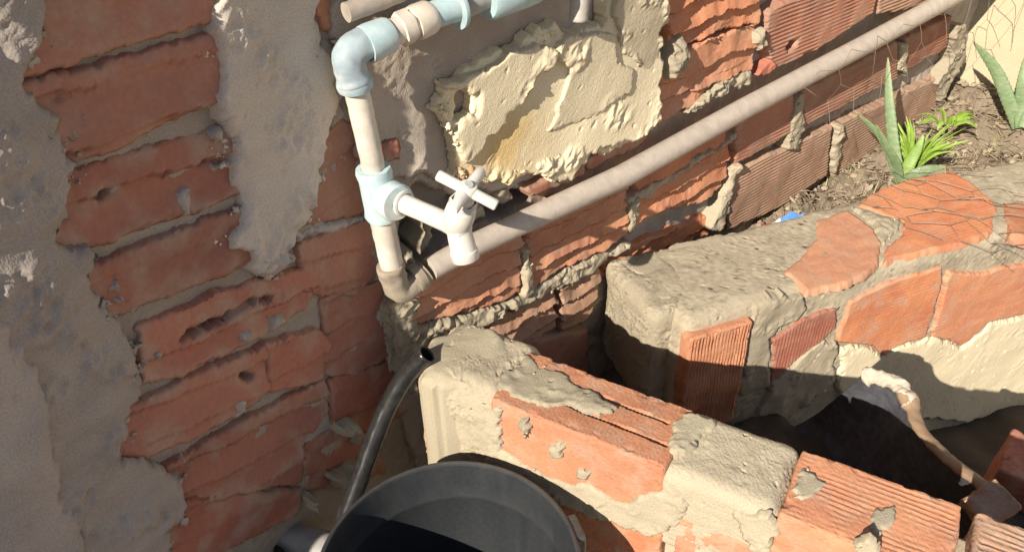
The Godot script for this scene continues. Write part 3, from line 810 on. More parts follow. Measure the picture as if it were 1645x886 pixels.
	grooved(w, pg([0.668, -0.029, 0.986, -0.043, 1.01, -0.158, 0.845, -0.172, 0.678, -0.153]), 0.002, 110.0, {pal = CLAY_DUSTY, groove = 0.002})
	grooved(w, pg([1.004, -0.045, 1.251, -0.053, 1.386, -0.06, 1.437, -0.051, 1.445, -0.163, 1.04, -0.176]), 0.002, 111.0, {pal = CLAY_DUSTY})
	patch(w, "brick", "M", pg([0.058, -0.111, 0.146, -0.128, 0.34, -0.2, 0.344, -0.3, 0.087, -0.301, 0.024, -0.227]), {n = -0.004, depth = 0.03, pal = CLAY_OLD, dust = 0.4, crumble = 0.002, seed = 112.0, res = 0.005})
	# joints
	var jo := {depth = 0.03, amp = 0.006, freq = 32.0, crumble = 0.006, fine = 0.0003, rag = 0.005, ragf = 45.0, round = 0.004, res = 0.0022, pal = MORTAR, mat = M.mortar}
	var k := 0
	for j in [
		[pg([0.001, -0.009, 0.102, -0.038, 0.194, -0.053, 0.291, -0.05, 0.403, -0.06, 0.42, -0.058, 0.418, -0.074, 0.349, -0.075, 0.276, -0.082, 0.184, -0.068, 0.138, -0.072, 0.084, -0.061, 0.033, -0.049, -0.001, -0.047]), 0.004],
		[pg([0.196, 0.027, 0.213, 0.024, 0.213, -0.058, 0.194, -0.054]), 0.008],
		[pg([0.407, 0.014, 0.428, 0.019, 0.43, -0.037, 0.41, -0.044]), 0.010],
		[pg([0.663, -0.017, 0.686, -0.016, 0.675, -0.061, 0.673, -0.108, 0.658, -0.139, 0.625, -0.122, 0.642, -0.086, 0.654, -0.05]), 0.008],
		[pg([0.83, 0.001, 0.828, 0.071, 0.85, 0.064, 0.876, -0.023, 0.861, -0.05, 0.829, -0.034]), 0.008],
		[pg([1.192, 0.015, 1.179, 0.07, 1.207, 0.063, 1.238, -0.008]), 0.008],
		[pg([1.013, -0.142, 1, -0.046, 1.024, -0.051, 1.036, -0.117, 1.034, -0.174]), 0.008],
		[pg([1.387, -0.07, 1.426, -0.024, 1.398, 0.059, 1.449, 0.047, 1.501, -0.043, 1.467, -0.083, 1.464, -0.146]), 0.010],
		[pg([0.397, 0.027, 0.438, 0.031, 0.48, 0.031, 0.538, 0.035, 0.615, 0.042, 0.674, 0.054, 0.665, 0.037, 0.617, 0.031, 0.57, 0.031, 0.533, 0.022, 0.489, 0.019, 0.453, 0.012, 0.415, 0.004]), 0.006],
		[pg([-0.006, 0.428, 0.024, 0.44, 0.051, 0.435, 0.035, 0.396, 0.016, 0.391, -0.004, 0.401]), 0.0],
	]:
		var jd := jo.duplicate()
		jd.merge({n = j[1], crumbs = 40, crumb_size = 0.006, seed = 120.0 + k}, true)
		patch(w, "mortar_joint", "M", j[0], jd)
		k += 1
	# crumbs of mortar in the cavity and the squared end by the standpipe
	for j in [[pg([0.034, 0.101, 0.052, 0.111, 0.052, 0.129, 0.061, 0.132, 0.06, 0.103, 0.038, 0.08]), -0.004], [pg([0.015, 0.095, 0.03, 0.098, 0.031, 0.078, 0.014, 0.072]), 0.0], [pg([0.12, 0.119, 0.139, 0.115, 0.143, 0.098, 0.123, 0.099]), -0.006], [pg([0.16, 0.123, 0.192, 0.123, 0.196, 0.102, 0.17, 0.108]), -0.01]]:
		var jd := jo.duplicate()
		jd.merge({n = j[1], seed = 140.0 + k, depth = 0.05}, true)
		patch(w, "mortar_lump", "M", j[0], jd)
		k += 1
	block(w, "mortar_edge", FR.M, Vector3(0.0, -0.03, -0.012), Vector3(0.035, 0.16, 0.045), {r = 0.014, res = 0.003, amp = 0.010, freq = 30.0, crumble = 0.008, pal = MORTAR, mat = M.mortar, seed = 5.0})

func build_near_wall():
	var w := thing("low_brick_wall", "low brick wall in front of the trench, its top brick showing two open slots", "wall", FR.N)
	var fr: Transform3D = FR.N
	block(w, "core", fr, Vector3(0.70, -0.34, 0.012), Vector3(1.3, 0.62, 0.07), {r = 0.008, res = 0.008, amp = 0.003, pal = MORTAR, mat = M.mortar, seed = 3.0})
	block(w, "mortar_cap", fr, Vector3(0.118, -0.167, 0.006), Vector3(0.125, 0.34, 0.118), {r = 0.024, res = 0.003, amp = 0.007, freq = 10.0, fine = 0.0003, crumble = 0.0028, pal = MORTAR, mat = M.mortar, seed = 4.0})
	patch(w, "mortar_cap", "NT", pg([0.073, -0.076, 0.052, -0.042, 0.048, -0.005, 0.062, 0.03, 0.106, 0.042, 0.165, 0.029, 0.173, -0, 0.167, -0.045, 0.125, -0.06, 0.093, -0.077]), {n = 0.002, depth = 0.16, amp = 0.005, freq = 11.0, crumble = 0.003, bias = -0.1, rag = 0.006, round = 0.008, res = 0.003, pal = MORTAR, mat = M.mortar, seed = 4.5})
	block(w, "brick", fr, Vector3(0.272, -0.047, 0.0155), Vector3(0.212, 0.094, 0.094), {r = 0.005, res = 0.0016, amp = 0.002, freq = 12.0, pal = CLAY, dust = 0.3, seed = 6.0,
		grooves = [[1, 1.0, 0, 0.0046, 0.0011]], slots = [[-0.03, -0.018, 0.085, -0.014, 0.0022, 0.008], [-0.045, 0.012, 0.095, 0.017, 0.0022, 0.008]]})
	block(w, "mortar_cap", fr, Vector3(0.432, -0.067, 0.0125), Vector3(0.125, 0.130, 0.099), {r = 0.016, res = 0.0025, amp = 0.0045, freq = 9.0, crumble = 0.0012, pal = MORTAR, mat = M.mortar, seed = 7.0})
	block(w, "brick", fr, Vector3(0.569, -0.047, 0.0155), Vector3(0.152, 0.094, 0.094), {r = 0.004, res = 0.002, amp = 0.0015, pal = CLAY, dust = 0.22, seed = 8.0, grooves = [[1, 1.0, 2, 0.0062, 0.0010]]})
	block(w, "brick", fr, Vector3(0.752, -0.049, 0.012), Vector3(0.19, 0.094, 0.094), {r = 0.006, res = 0.0025, amp = 0.0015, pal = CLAY_DUSTY, dust = 0.4, seed = 9.0, grooves = [[1, 1.0, 2, 0.0065, 0.0014]]})
	block(w, "brick", fr, Vector3(0.955, -0.050, 0.014), Vector3(0.19, 0.094, 0.094), {r = 0.006, res = 0.004, amp = 0.0015, pal = CLAY, dust = 0.4, seed = 9.5, grooves = [[1, 1.0, 2, 0.0065, 0.0014]]})
	block(w, "brick", fr, Vector3(1.16, -0.050, 0.014), Vector3(0.19, 0.094, 0.094), {r = 0.006, res = 0.004, amp = 0.0015, pal = CLAY, dust = 0.4, seed = 9.7, grooves = [[1, 1.0, 2, 0.0065, 0.0014]]})
	# course below
	var s := 0.06
	for i in 6:
		var ln: float = [0.11, 0.20, 0.095, 0.19, 0.20, 0.20][i]
		var dv: float = [0.0, 0.0, 0.045, 0.0, 0.0, 0.0][i]
		block(w, "brick", fr, Vector3(s + ln * 0.5, -0.155 + dv, 0.0155), Vector3(ln, 0.094, 0.094), {r = 0.005, res = 0.003, amp = 0.0018, pal = CLAY, dust = 0.35, seed = 10.0 + i, grooves = ([[2, 1.0, 0, 0.006, 0.0008]] if i == 2 else [])})
		s += ln + 0.014
	# mortar smeared over brick and joints
	var sm := {depth = 0.008, amp = 0.0025, freq = 22.0, crumble = 0.0025, fine = 0.0003, rag = 0.010, ragf = 45.0, round = 0.0025, res = 0.0022, pal = MORTAR, mat = M.mortar}
	var k := 0
	for j in [
		["NT", pg([0.151, -0.025, 0.173, 0.018, 0.198, 0.019, 0.242, 0.006, 0.271, 0.003, 0.296, -0.01, 0.289, -0.027, 0.253, -0.033, 0.229, -0.038, 0.206, -0.041, 0.169, -0.048]), 0.0025],
		["NT", pg([0.364, -0.034, 0.365, 0.001, 0.381, 0.025, 0.403, 0.022, 0.397, -0.021, 0.382, -0.054]), 0.003],
		["NT", pg([0.492, -0, 0.499, 0.013, 0.513, 0.004, 0.526, -0.002, 0.52, -0.027, 0.511, -0.044, 0.497, -0.04]), 0.002],
		["NT", pg([0.572, -0.015, 0.585, -0.006, 0.592, -0.016, 0.588, -0.03, 0.574, -0.037]), 0.002],
		["N", pg([0.172, 0, 0.186, -0.008, 0.178, -0.058, 0.185, -0.082, 0.223, -0.083, 0.264, -0.087, 0.295, -0.079, 0.333, -0.078, 0.374, -0.042, 0.401, -0.036, 0.402, -0.077, 0.365, -0.112, 0.289, -0.133, 0.222, -0.122, 0.152, -0.117, 0.146, -0.075]), 0.066],
		["N", pg([0.206, -0.018, 0.218, -0.005, 0.222, -0.025, 0.212, -0.046]), 0.070],
		["N", pg([0.279, -0.051, 0.298, -0.048, 0.295, -0.066, 0.276, -0.071]), 0.068],
		["N", pg([0.248, -0.037, 0.26, -0.028, 0.262, -0.043, 0.249, -0.054]), 0.068],
		["N", pg([0.452, -0.02, 0.474, -0.02, 0.486, -0.003, 0.496, -0.026, 0.495, -0.078, 0.488, -0.116, 0.475, -0.071]), 0.068],
		["N", pg([0.559, 0.005, 0.573, 0.019, 0.58, 0.003, 0.565, -0.011]), 0.067],
	]:
		var d := sm.duplicate()
		d.merge({n = j[2], crumbs = (20 if k in [0, 4] else 3), crumb_size = 0.004, seed = 150.0 + k}, true)
		patch(w, "mortar_smear", j[0], j[1], d)
		k += 1

func build_far_wall():
	var w := thing("planter_wall", "low planter wall holding back the soil, brick top capped with pale mortar at its left end", "wall", FR.F)
	var fr: Transform3D = FR.F
	block(w, "core", fr, Vector3(0.775, -0.30, -0.094), Vector3(1.56, 0.60, 0.186), {r = 0.024, res = 0.0045, amp = 0.0045, freq = 8.0, fine = 0.0003, crumble = 0.0012, pal = MORTAR, mat = M.mortar, seed = 12.0})
	block(w, "mortar_cap", fr, Vector3(0.012, -0.10, -0.115), Vector3(0.10, 0.20, 0.16), {r = 0.022, res = 0.003, amp = 0.006, freq = 10.0, crumble = 0.003, pal = MORTAR, mat = M.mortar, seed = 12.5})
	block(w, "brick", fr, Vector3(0.052, -0.124, -0.014), Vector3(0.106, 0.206, 0.052), {r = 0.005, res = 0.002, amp = 0.0015, pal = CLAY, dust = 0.12, seed = 14.0, grooves = [[2, 1.0, 0, 0.0055, 0.0022]]})
	patch(w, "brick", "F", pg([0.157, -0.084, 0.211, -0.057, 0.268, -0.055, 0.278, -0.097, 0.254, -0.12, 0.224, -0.136, 0.19, -0.16, 0.172, -0.174]), {n = 0.004, depth = 0.02, groove = 0.0016, gvert = true, gper = 0.006, res = 0.0016, pal = CLAY_RED, rag = 0.004, dust = 0.2, seed = 160.0})
	patch(w, "brick", "F", pg([0.289, -0.046, 0.373, -0.032, 0.468, -0.031, 0.478, -0.065, 0.489, -0.16, 0.488, -0.187, 0.442, -0.183, 0.399, -0.198, 0.366, -0.163, 0.292, -0.13, 0.285, -0.104]), {n = 0.006, depth = 0.025, groove = 0.0007, res = 0.0028, resv = 0.002, pal = CLAY, rag = 0.003, dust = 0.4, seed = 161.0})
	patch(w, "brick", "F", pg([0.488, -0.049, 0.552, -0.069, 0.752, -0.093, 0.847, -0.103, 0.943, -0.276, 0.737, -0.214, 0.64, -0.2, 0.602, -0.233, 0.585, -0.237, 0.511, -0.191, 0.496, -0.173]), {n = 0.007, depth = 0.025, groove = 0.0007, res = 0.0028, resv = 0.002, pal = CLAY, rag = 0.004, dust = 0.3, seed = 162.0})
	patch(w, "brick", "FT", pg([0.408, 0.157, 0.406, 0.087, 0.389, 0.054, 0.348, 0.011, 0.31, -0.005, 0.262, -0.012, 0.198, -0.006, 0.198, 0.011, 0.198, 0.046, 0.305, 0.107, 0.332, 0.147]), {n = 0.003, depth = 0.010, res = 0.003, amp = 0.002, pal = CLAY, rag = 0.004, dust = 0.25, seed = 163.0, round = 0.006})
	patch(w, "brick", "FT", pg([0.473, 0.183, 0.588, 0.198, 0.671, 0.187, 0.665, 0.122, 0.64, 0.063, 0.585, 0.016, 0.539, -0, 0.437, 0.006, 0.355, 0.01, 0.385, 0.044, 0.433, 0.058, 0.462, 0.089, 0.429, 0.163]), {n = 0.003, depth = 0.010, res = 0.0035, resv = 0.0018, amp = 0.002, groove = 0.0007, pal = CLAY, rag = 0.004, dust = 0.25, seed = 164.0, round = 0.006})
	patch(w, "brick", "FT", pg([0.652, 0.066, 0.758, 0.045, 0.687, -0.037, 0.602, -0.03, 0.591, -0.007]), {n = 0.003, depth = 0.02, res = 0.0035, pal = CLAY, rag = 0.004, dust = 0.35, seed = 165.0})
	var sm := {depth = 0.02, amp = 0.004, freq = 18.0, crumble = 0.004, bias = -0.1, fine = 0.0003, rag = 0.008, ragf = 45.0, round = 0.004, res = 0.0025, pal = MORTAR, mat = M.mortar}
	var k := 0
	for j in [
		["F", pg([0.114, -0.005, 0.163, 0.005, 0.201, -0.015, 0.211, -0.051, 0.155, -0.076, 0.173, -0.188, 0.116, -0.194, 0.096, -0.081]), 0.003],
		["F", pg([0.09, -0.618, 0.168, -0.175, 0.191, -0.164, 0.225, -0.14, 0.259, -0.124, 0.286, -0.127, 0.312, -0.225, 0.153, -0.328]), 0.005],
		["F", pg([0.303, -0.152, 0.368, -0.169, 0.4, -0.203, 0.45, -0.19, 0.496, -0.194, 0.513, -0.197, 0.596, -0.247, 0.645, -0.208, 0.74, -0.22, 0.964, -0.282, 1.283, -0.773, 0.897, -0.571, 0.598, -0.431, 0.329, -0.276]), 0.006],
		["FT", pg([0.421, 0.167, 0.457, 0.09, 0.433, 0.063, 0.386, 0.049, 0.414, 0.1, 0.412, 0.162]), 0.004],
		["FT", pg([-0.008, 0.166, 0.107, 0.188, 0.194, 0.176, 0.257, 0.161, 0.332, 0.149, 0.293, 0.106, 0.194, 0.049, 0.107, 0.045, 0.031, 0.045, -0.019, 0.066]), -0.001],
	]:
		var d := sm.duplicate()
		d.merge({n = j[2], crumbs = 50, crumb_size = 0.005, seed = 170.0 + k}, true)
		if k == 2: d.merge({amp = 0.0025, crumble = 0.0012, freq = 9.0, pal = MORTAR_SAND}, true)
		if k == 4: d.merge({amp = 0.0025, crumble = 0.0006, freq = 7.0}, true)
		patch(w, "mortar_patch", j[0], j[1], d)
		k += 1

func build_yellow_wall():
	var w := thing("yellow_garden_wall", "pale yellow rendered wall beyond the planter, at the far end of the pipe", "wall", FR.Y)
	block(w, "core", FR.Y, Vector3(0.85, 0.1, -0.07), Vector3(1.8, 1.4, 0.12), {r = 0.01, res = 0.03, pal = YELLOW, mat = M.mortar})
	patch(w, "render", "Y", pg([-0.06, -0.6, 1.75, -0.6, 1.75, 0.8, -0.06, 0.8]), {n = 0.0, depth = 0.03, amp = 0.004, freq = 6.0, fine = 0.0003, res = 0.01, pal = YELLOW, mat = M.mortar, seed = 180.0})

func build_eave():
	var w := thing("roof_eave", "concrete eave of the house above the brick wall", "roof", FR.M)
	block(w, "slab", FR.M, Vector3(-0.4, 0.80, 0.0), Vector3(2.6, 0.10, 0.28), {r = 0.01, res = 0.05, pal = MORTAR_GREY, mat = M.mortar})

func build_soil():
	var soil_poly := pg([0.526, 0.186, 0.656, 0.368, 1.315, 0.663, 1.717, 0.824, 2.252, 0.578, 1.257, -0.15, 1.082, 0.115, 0.747, 0.139])
	var lo := soil_poly[0]
	var hi := soil_poly[0]
	for p in soil_poly:
		lo = lo.min(p)
		hi = hi.max(p)
	var soil_ctr := (lo + hi) * 0.5
	var s := patch(self, "soil_bed", "S", soil_poly, {res = 0.005, n = 0.0, depth = 0.05, amp = 0.035, freq = 9.0, fine = 0.0025, crumble = 0.018, pal = DIRT, mat = M.soil, seed = 190.0, tilt = Vector2(0.10, 0.0)})
	soil_mid = soil_ctr
	tag(s, "dry lumpy soil filling the planter between the walls", "soil", "", "structure")

const C_PVC := Color(0.74, 0.68, 0.59)
const C_BROWN := Color(0.55, 0.485, 0.42)
const C_BLUE := Color(0.44, 0.63, 0.68)
const C_WHITE := Color(0.76, 0.75, 0.71)
const C_STAIN := Color(0.40, 0.34, 0.26)

func build_pipework():
	var w := thing("water_pipe", "cement-stained PVC standpipe in the wall corner with pale blue elbow and long grey run", "pipe", FR.M)
	var fr: Transform3D = FR.M
	tube(w, "upper_pipe", fr, [Vector3(-0.0297, 0.3483, 0.024), Vector3(-0.0272, 0.3215, 0.024), Vector3(-0.0252, 0.2902, 0.024), Vector3(-0.023, 0.2574, 0.024), Vector3(-0.0226, 0.2312, 0.024)], 0.0126, pal(C_PVC, 0.8), M.pipe, {smooth = 24, amp = 0.0008})
	tube(w, "lower_pipe", fr, [Vector3(-0.0229, 0.2042, 0.024), Vector3(-0.0213, 0.1672, 0.024), Vector3(-0.019, 0.1322, 0.024), Vector3(-0.0177, 0.1005, 0.024)], [0.0130, 0.0133, 0.0136, 0.0138], pal(C_PVC, 0.72), M.pipe, {smooth = 24, amp = 0.001})
	var lp := tube(w, "long_pipe", fr, [Vector3(0.0308, 0.0857, 0.026), Vector3(0.0977, 0.0903, 0.026), Vector3(0.212, 0.0897, 0.026), Vector3(0.3655, 0.0888, 0.026), Vector3(0.6439, 0.1085, 0.026), Vector3(0.9651, 0.1246, 0.026), Vector3(1.3173, 0.1461, 0.026), Vector3(1.6411, 0.1654, 0.026)], [0.0148, 0.0150, 0.0160, 0.0170, 0.0172, 0.0175, 0.0178, 0.018], pal(C_BROWN, 0.82), M.pipe, {smooth = 0, amp = 0.0006, sides = 28})
	# bottom elbow and its collars, smeared with cement
	tube(w, "elbow", fr, [Vector3(-0.0207, 0.1154, 0.024), Vector3(-0.0175, 0.0895, 0.024), Vector3(-0.0124, 0.0758, 0.024), Vector3(-0.0003, 0.0735, 0.024), Vector3(0.0262, 0.0821, 0.024)], [0.0160, 0.0172, 0.0176, 0.0170, 0.0160], pal(C_STAIN, 0.75), M.mortar, {smooth = 28, amp = 0.0022, sides = 28})
	var e0: Vector3 = Vector3(0.0076, 0.079, 0.024)
	var e1: Vector3 = Vector3(0.0319, 0.084, 0.024)
	lathe(w, "collar", fr, e0, e1 - e0, [[0.0, 0.015], [0.0, 0.0185], [0.003, 0.0192], [0.006, 0.0185], [0.012, 0.0175], [0.012, 0.014]], pal(C_STAIN, 0.8), M.pipe, {amp = 0.001})
	# tee with its branch
	var t0: Vector3 = Vector3(-0.0226, 0.241, 0.024)
	var t1: Vector3 = Vector3(-0.0201, 0.1806, 0.024)
	lathe(w, "tee", fr, t0, t1 - t0, [[-0.002, 0.013], [-0.002, 0.0185], [0.004, 0.0198], [0.012, 0.0185], [0.03, 0.0185], [0.05, 0.0185], [(t1 - t0).length() - 0.004, 0.0195], [(t1 - t0).length(), 0.0185], [(t1 - t0).length(), 0.013]], [Color(0.60, 0.71, 0.72), Color(0.40, 0.60, 0.66), Color(0.76, 0.78, 0.74)], M.pipe, {amp = 0.0016})
	var b0: Vector3 = Vector3(-0.018, 0.2101, 0.024)
	lathe(w, "tee_branch", fr, b0, Vector3(0.05, 0, 1), [[0.0, 0.0175], [0.014, 0.0185], [0.016, 0.021], [0.030, 0.0215], [0.033, 0.019], [0.033, 0.008]], [Color(0.74, 0.76, 0.72), C_BLUE, C_WHITE], M.pipe, {amp = 0.0006})
	# top elbow and fittings
	tube(w, "elbow", fr, [Vector3(-0.0297, 0.3386, 0.026), Vector3(-0.0318, 0.3545, 0.026), Vector3(-0.0317, 0.3669, 0.026), Vector3(-0.0221, 0.3743, 0.026), Vector3(-0.008, 0.3757, 0.026), Vector3(0.0021, 0.3769, 0.026)], [0.0150, 0.0165, 0.0178, 0.0178, 0.0168, 0.016], [Color(0.42, 0.50, 0.54), Color(0.30, 0.40, 0.46), Color(0.62, 0.64, 0.63)], M.pipe, {smooth = 30, amp = 0.0012, sides = 28})
	var r0: Vector3 = Vector3(-0.0302, 0.3439, 0.026)
	var r1: Vector3 = Vector3(-0.0292, 0.3332, 0.026)
	lathe(w, "collar", fr, r0, r1 - r0, [[0.0, 0.015], [0.0, 0.0175], [0.004, 0.0183], [0.008, 0.0176], [0.010, 0.017], [0.010, 0.012]], [C_BLUE, Color(0.36, 0.47, 0.52), C_WHITE], M.pipe, {amp = 0.0012})
	var c0: Vector3 = Vector3(-0.0124, 0.3743, 0.026)
	var c1: Vector3 = Vector3(0.146, 0.3939, 0.026)
	var dir := (c1 - c0).normalized()
	lathe(w, "socket", fr, c0, dir, [[0.0, 0.016], [0.0, 0.0185], [0.006, 0.019], [0.026, 0.018], [0.030, 0.0165], [0.030, 0.012]], [Color(0.62, 0.65, 0.66), C_BLUE, C_WHITE], M.pipe, {amp = 0.0008})
	lathe(w, "nipple", fr, c0, dir, [[0.028, 0.0135], [0.040, 0.0135], [0.041, 0.0165, 1.0], [0.054, 0.0165, 1.0], [0.055, 0.0135], [0.061, 0.0135]], pal(C_PVC, 0.75), M.pipe, {amp = 0.0006})
	lathe(w, "coupling", fr, c0, dir, [[0.058, 0.013], [0.058, 0.0172], [0.062, 0.0178], [0.076, 0.017], [0.080, 0.0155], [0.083, 0.0135]], [C_PVC, Color(0.55, 0.47, 0.38), C_WHITE], M.pipe, {amp = 0.0012})
	lathe(w, "sleeve", fr, c0, dir, [[0.080, 0.0135], [0.096, 0.0142], [0.106, 0.0160], [0.108, 0.0160], [0.108, 0.024], [0.1105, 0.0245], [0.1125, 0.024], [0.1125, 0.013]], [C_BLUE, Color(0.40, 0.52, 0.55), C_WHITE], M.pipe)
	lathe(w, "grey_pipe", fr, c0, dir, [[0.108, 0.0162], [0.150, 0.0165]], pal(Color(0.42, 0.41, 0.39), 0.8), M.pipe)
	lathe(w, "pipe_cap", fr, c0, dir, [[0.146, 0.016], [0.146, 0.026], [0.150, 0.029], [0.20, 0.032], [0.21, 0.032], [0.21, 0.015]], [Color(0.50, 0.66, 0.70), Color(0.42, 0.58, 0.63), Color(0.6, 0.72, 0.74)], M.pipe)
	var v := thing("vent_pipe", "short pale pipe end poking down from above onto the plaster", "pipe", FR.M)
	tube(v, "tube", fr, [Vector3(0.2743, 0.4054, 0.03), Vector3(0.2723, 0.3715, 0.03), Vector3(0.2692, 0.3349, 0.03)], 0.0115, pal(Color(0.55, 0.52, 0.48), 0.8), M.pipe, {smooth = 12, hollow = 0.002, amp = 0.0004})
	var sc := thing("pipe_scrap", "beige scrap of pipe lying in the gap above the blue elbow", "pipe", FR.M)
	tube(sc, "tube", fr, [Vector3(-0.0198, 0.4042, 0.012), Vector3(0.0039, 0.4061, 0.012), Vector3(0.0403, 0.4104, 0.012), Vector3(0.0556, 0.4151, 0.012)], 0.0095, pal(Color(0.46, 0.40, 0.34), 0.8), M.pipe, {amp = 0.001, smooth = 10})

func build_tap():
	var w := thing("garden_tap", "white plastic tap with a cross handle on the corner standpipe", "tap", FR.M)
	var fr: Transform3D = FR.M
	var b: Vector3 = Vector3(-0.0174, 0.2091, 0.024)
	var wp := [C_WHITE, Color(0.62, 0.60, 0.54), Color(0.83, 0.82, 0.79)]
	var ax := Vector3(0.20, 0.0, 1.0).normalized()
	var n0 := 0.026
	lathe(w, "body", fr, b, ax, [[n0, 0.006], [n0, 0.0125], [0.034, 0.0125], [0.035, 0.0108], [0.060, 0.0104], [0.098, 0.0108], [0.108, 0.0118], [0.118, 0.0125], [0.124, 0.0105], [0.127, 0.005], [0.1275, 0.0]], wp, M.white, {sides = 36})
	# valve bonnet, leaning out from the wall
	var bn := b + ax * 0.112 + Vector3(0, 0.002, 0)
	var up := Vector3(0.05, 1.0, 0.42).normalized()
	lathe(w, "bonnet", fr, bn, up, [[-0.006, 0.004], [-0.004, 0.0125], [0.004, 0.0152], [0.016, 0.0160], [0.026, 0.0150], [0.031, 0.0125], [0.033, 0.0105], [0.046, 0.0098], [0.047, 0.006]], wp, M.white, {sides = 36})
	# spout
	var dn := Vector3(0.02, -1.0, 0.22).normalized()
	var so := b + ax * 0.114
	lathe(w, "spout", fr, so, dn, [[-0.004, 0.006], [0.0, 0.0125], [0.010, 0.0132], [0.026, 0.0138], [0.027, 0.0148], [0.036, 0.0150], [0.037, 0.0142], [0.037, 0.0112], [0.02, 0.0105], [0.012, 0.0]], wp, M.white, {sides = 36})
	var hub := bn + up * 0.052
	var h := lathe(w, "handle", fr, hub, up, [[-0.007, 0.0], [-0.007, 0.0085], [-0.005, 0.0098], [0.004, 0.0098], [0.0065, 0.008], [0.0075, 0.0]], wp, M.white)
	lathe(h, "screw_cap", fr, hub, up, [[0.0068, 0.0048], [0.0084, 0.0048], [0.0090, 0.0042], [0.0092, 0.0]], pal(Color(0.55, 0.56, 0.55), 0.8), M.pipe, {sides = 18})
	lathe(w, "gland_nut", fr, bn, up, [[0.030, 0.0125, 1.0], [0.0305, 0.0135, 1.0], [0.037, 0.0135, 1.0], [0.0375, 0.012, 1.0]], [Color(0.62, 0.63, 0.61), Color(0.5, 0.5, 0.48), C_WHITE], M.white, {sides = 36})
	lathe(w, "collar", fr, b, ax, [[0.033, 0.0135], [0.0335, 0.0145], [0.0365, 0.0145], [0.037, 0.0118]], wp, M.white)
	var sx := Vector3(1, 0, 0).cross(up).normalized()
	var sy := up.cross(sx).normalized()
	for k in 4:
		var a := deg_to_rad(28.0 + 90.0 * k)
		var d := sx * cos(a) + sy * sin(a)
		lathe(h, "handle_arm", fr, hub, d, [[0.004, 0.0058], [0.018, 0.0056], [0.031, 0.0058], [0.0325, 0.005], [0.033, 0.0]], wp, M.white, {sides = 18})

func build_bucket():
	var c: Vector3 = Vector3(-0.0779, 0.261, -0.4777)
	var hgt := 0.245
	var base := c - Vector3(0, hgt, 0)
	var w := thing("black_bucket", "black plastic bucket standing open in front of the low wall", "bucket", Transform3D(Basis.IDENTITY, base))
	var fr := Transform3D(Basis.IDENTITY, base)
	var bp := [Color(0.040, 0.044, 0.049), Color(0.032, 0.036, 0.041), Color(0.075, 0.079, 0.083)]
	lathe(w, "shell", fr, Vector3.ZERO, Vector3.UP, [[0.006, 0.0], [0.006, 0.098], [0.0, 0.100], [0.0, 0.104], [0.215, 0.1335], [0.217, 0.1335]], bp, M.black, {sides = 96})
	lathe(w, "inside", fr, Vector3.ZERO, Vector3.UP, [[0.241, 0.1330], [0.215, 0.1300], [0.196, 0.1274], [0.194, 0.1262], [0.190, 0.1258], [0.188, 0.1264], [0.120, 0.1165], [0.012, 0.1010], [0.010, 0.096], [0.010, 0.0]], bp, M.black, {sides = 96})
	lathe(w, "rim", fr, Vector3.ZERO, Vector3.UP, [[0.215, 0.1330], [0.213, 0.1375], [0.235, 0.1395], [0.2415, 0.1393], [0.2445, 0.1375], [0.245, 0.1355], [0.2440, 0.1338], [0.240, 0.1329]], [Color(0.06, 0.06, 0.062), Color(0.04, 0.04, 0.042), Color(0.13, 0.125, 0.12)], M.black, {sides = 128})
	for s in [0.0, PI]:
		var a: float = 0.30 + s
		var d := Vector3(cos(a), 0, -sin(a))
		var lug := block(w, "handle_lug", fr * Transform3D(Basis(Vector3.UP, a), Vector3.ZERO), Vector3(0.141, 0.226, 0.0), Vector3(0.016, 0.034, 0.034), {r = 0.004, res = 0.004, amp = 0.0002, pal = bp, mat = M.black})
	var path := []
	var ca := cos(0.30)
	var sa := sin(0.30)
	for k in 25:
		var t := PI * k / 24.0
		var lx := cos(t) * 0.150
		var dz := sin(t)
		path.append(Vector3(lx * ca + dz * 0.150 * sa * 0.0 + dz * 0.06 * sa, 0.226 - dz * 0.11, -lx * sa + dz * 0.135 * ca))
	tube(w, "wire_handle", fr, path, 0.0022, pal(Color(0.30, 0.29, 0.27), 0.6), M.wire, {sides = 10})

func build_hose():
	var w := thing("black_hose", "black hose leaning in the corner behind the bucket, its open end up", "hose")
	tube(w, "tube", Transform3D.IDENTITY, [Vector3(-0.221, 0.1649, -0.6056), Vector3(-0.2083, 0.192, -0.6216), Vector3(-0.1913, 0.2257, -0.6411), Vector3(-0.1761, 0.258, -0.6597), Vector3(-0.1584, 0.2908, -0.6761), Vector3(-0.1385, 0.3216, -0.6885), Vector3(-0.1191, 0.3454, -0.6935), Vector3(-0.1043, 0.3599, -0.6941)], 0.0118, [Color(0.03, 0.03, 0.03), Color(0.02, 0.02, 0.02), Color(0.09, 0.085, 0.08)], M.hose, {smooth = 48, hollow = 0.002, amp = 0.0005, sides = 28})
	var g := thing("grey_gutter_pipe", "grey plastic pipe lying at the foot of the shaded wall, left of the bucket", "pipe")
	tube(g, "tube", Transform3D.IDENTITY, [Vector3(-0.3224, 0.1244, -0.6194), Vector3(-0.2847, 0.1253, -0.6078), Vector3(-0.185, 0.1276, -0.5723)], 0.024, pal(Color(0.40, 0.39, 0.375), 0.7), M.pipe, {smooth = 16, amp = 0.0008})
	var b := thing("black_pot", "black plastic pot at the bottom edge by the grey pipe", "pot")
	var pc: Vector3 = Vector3(-0.3325, 0.1409, -0.5449)
	lathe(b, "shell", Transform3D.IDENTITY, pc - Vector3(0, 0.08, 0), Vector3.UP, [[0.0, 0.0], [0.0, 0.045], [0.075, 0.052], [0.08, 0.055], [0.084, 0.055], [0.084, 0.050], [0.01, 0.042], [0.01, 0.0]], [Color(0.02, 0.02, 0.02), Color(0.015, 0.015, 0.015), Color(0.04, 0.04, 0.04)], M.black)

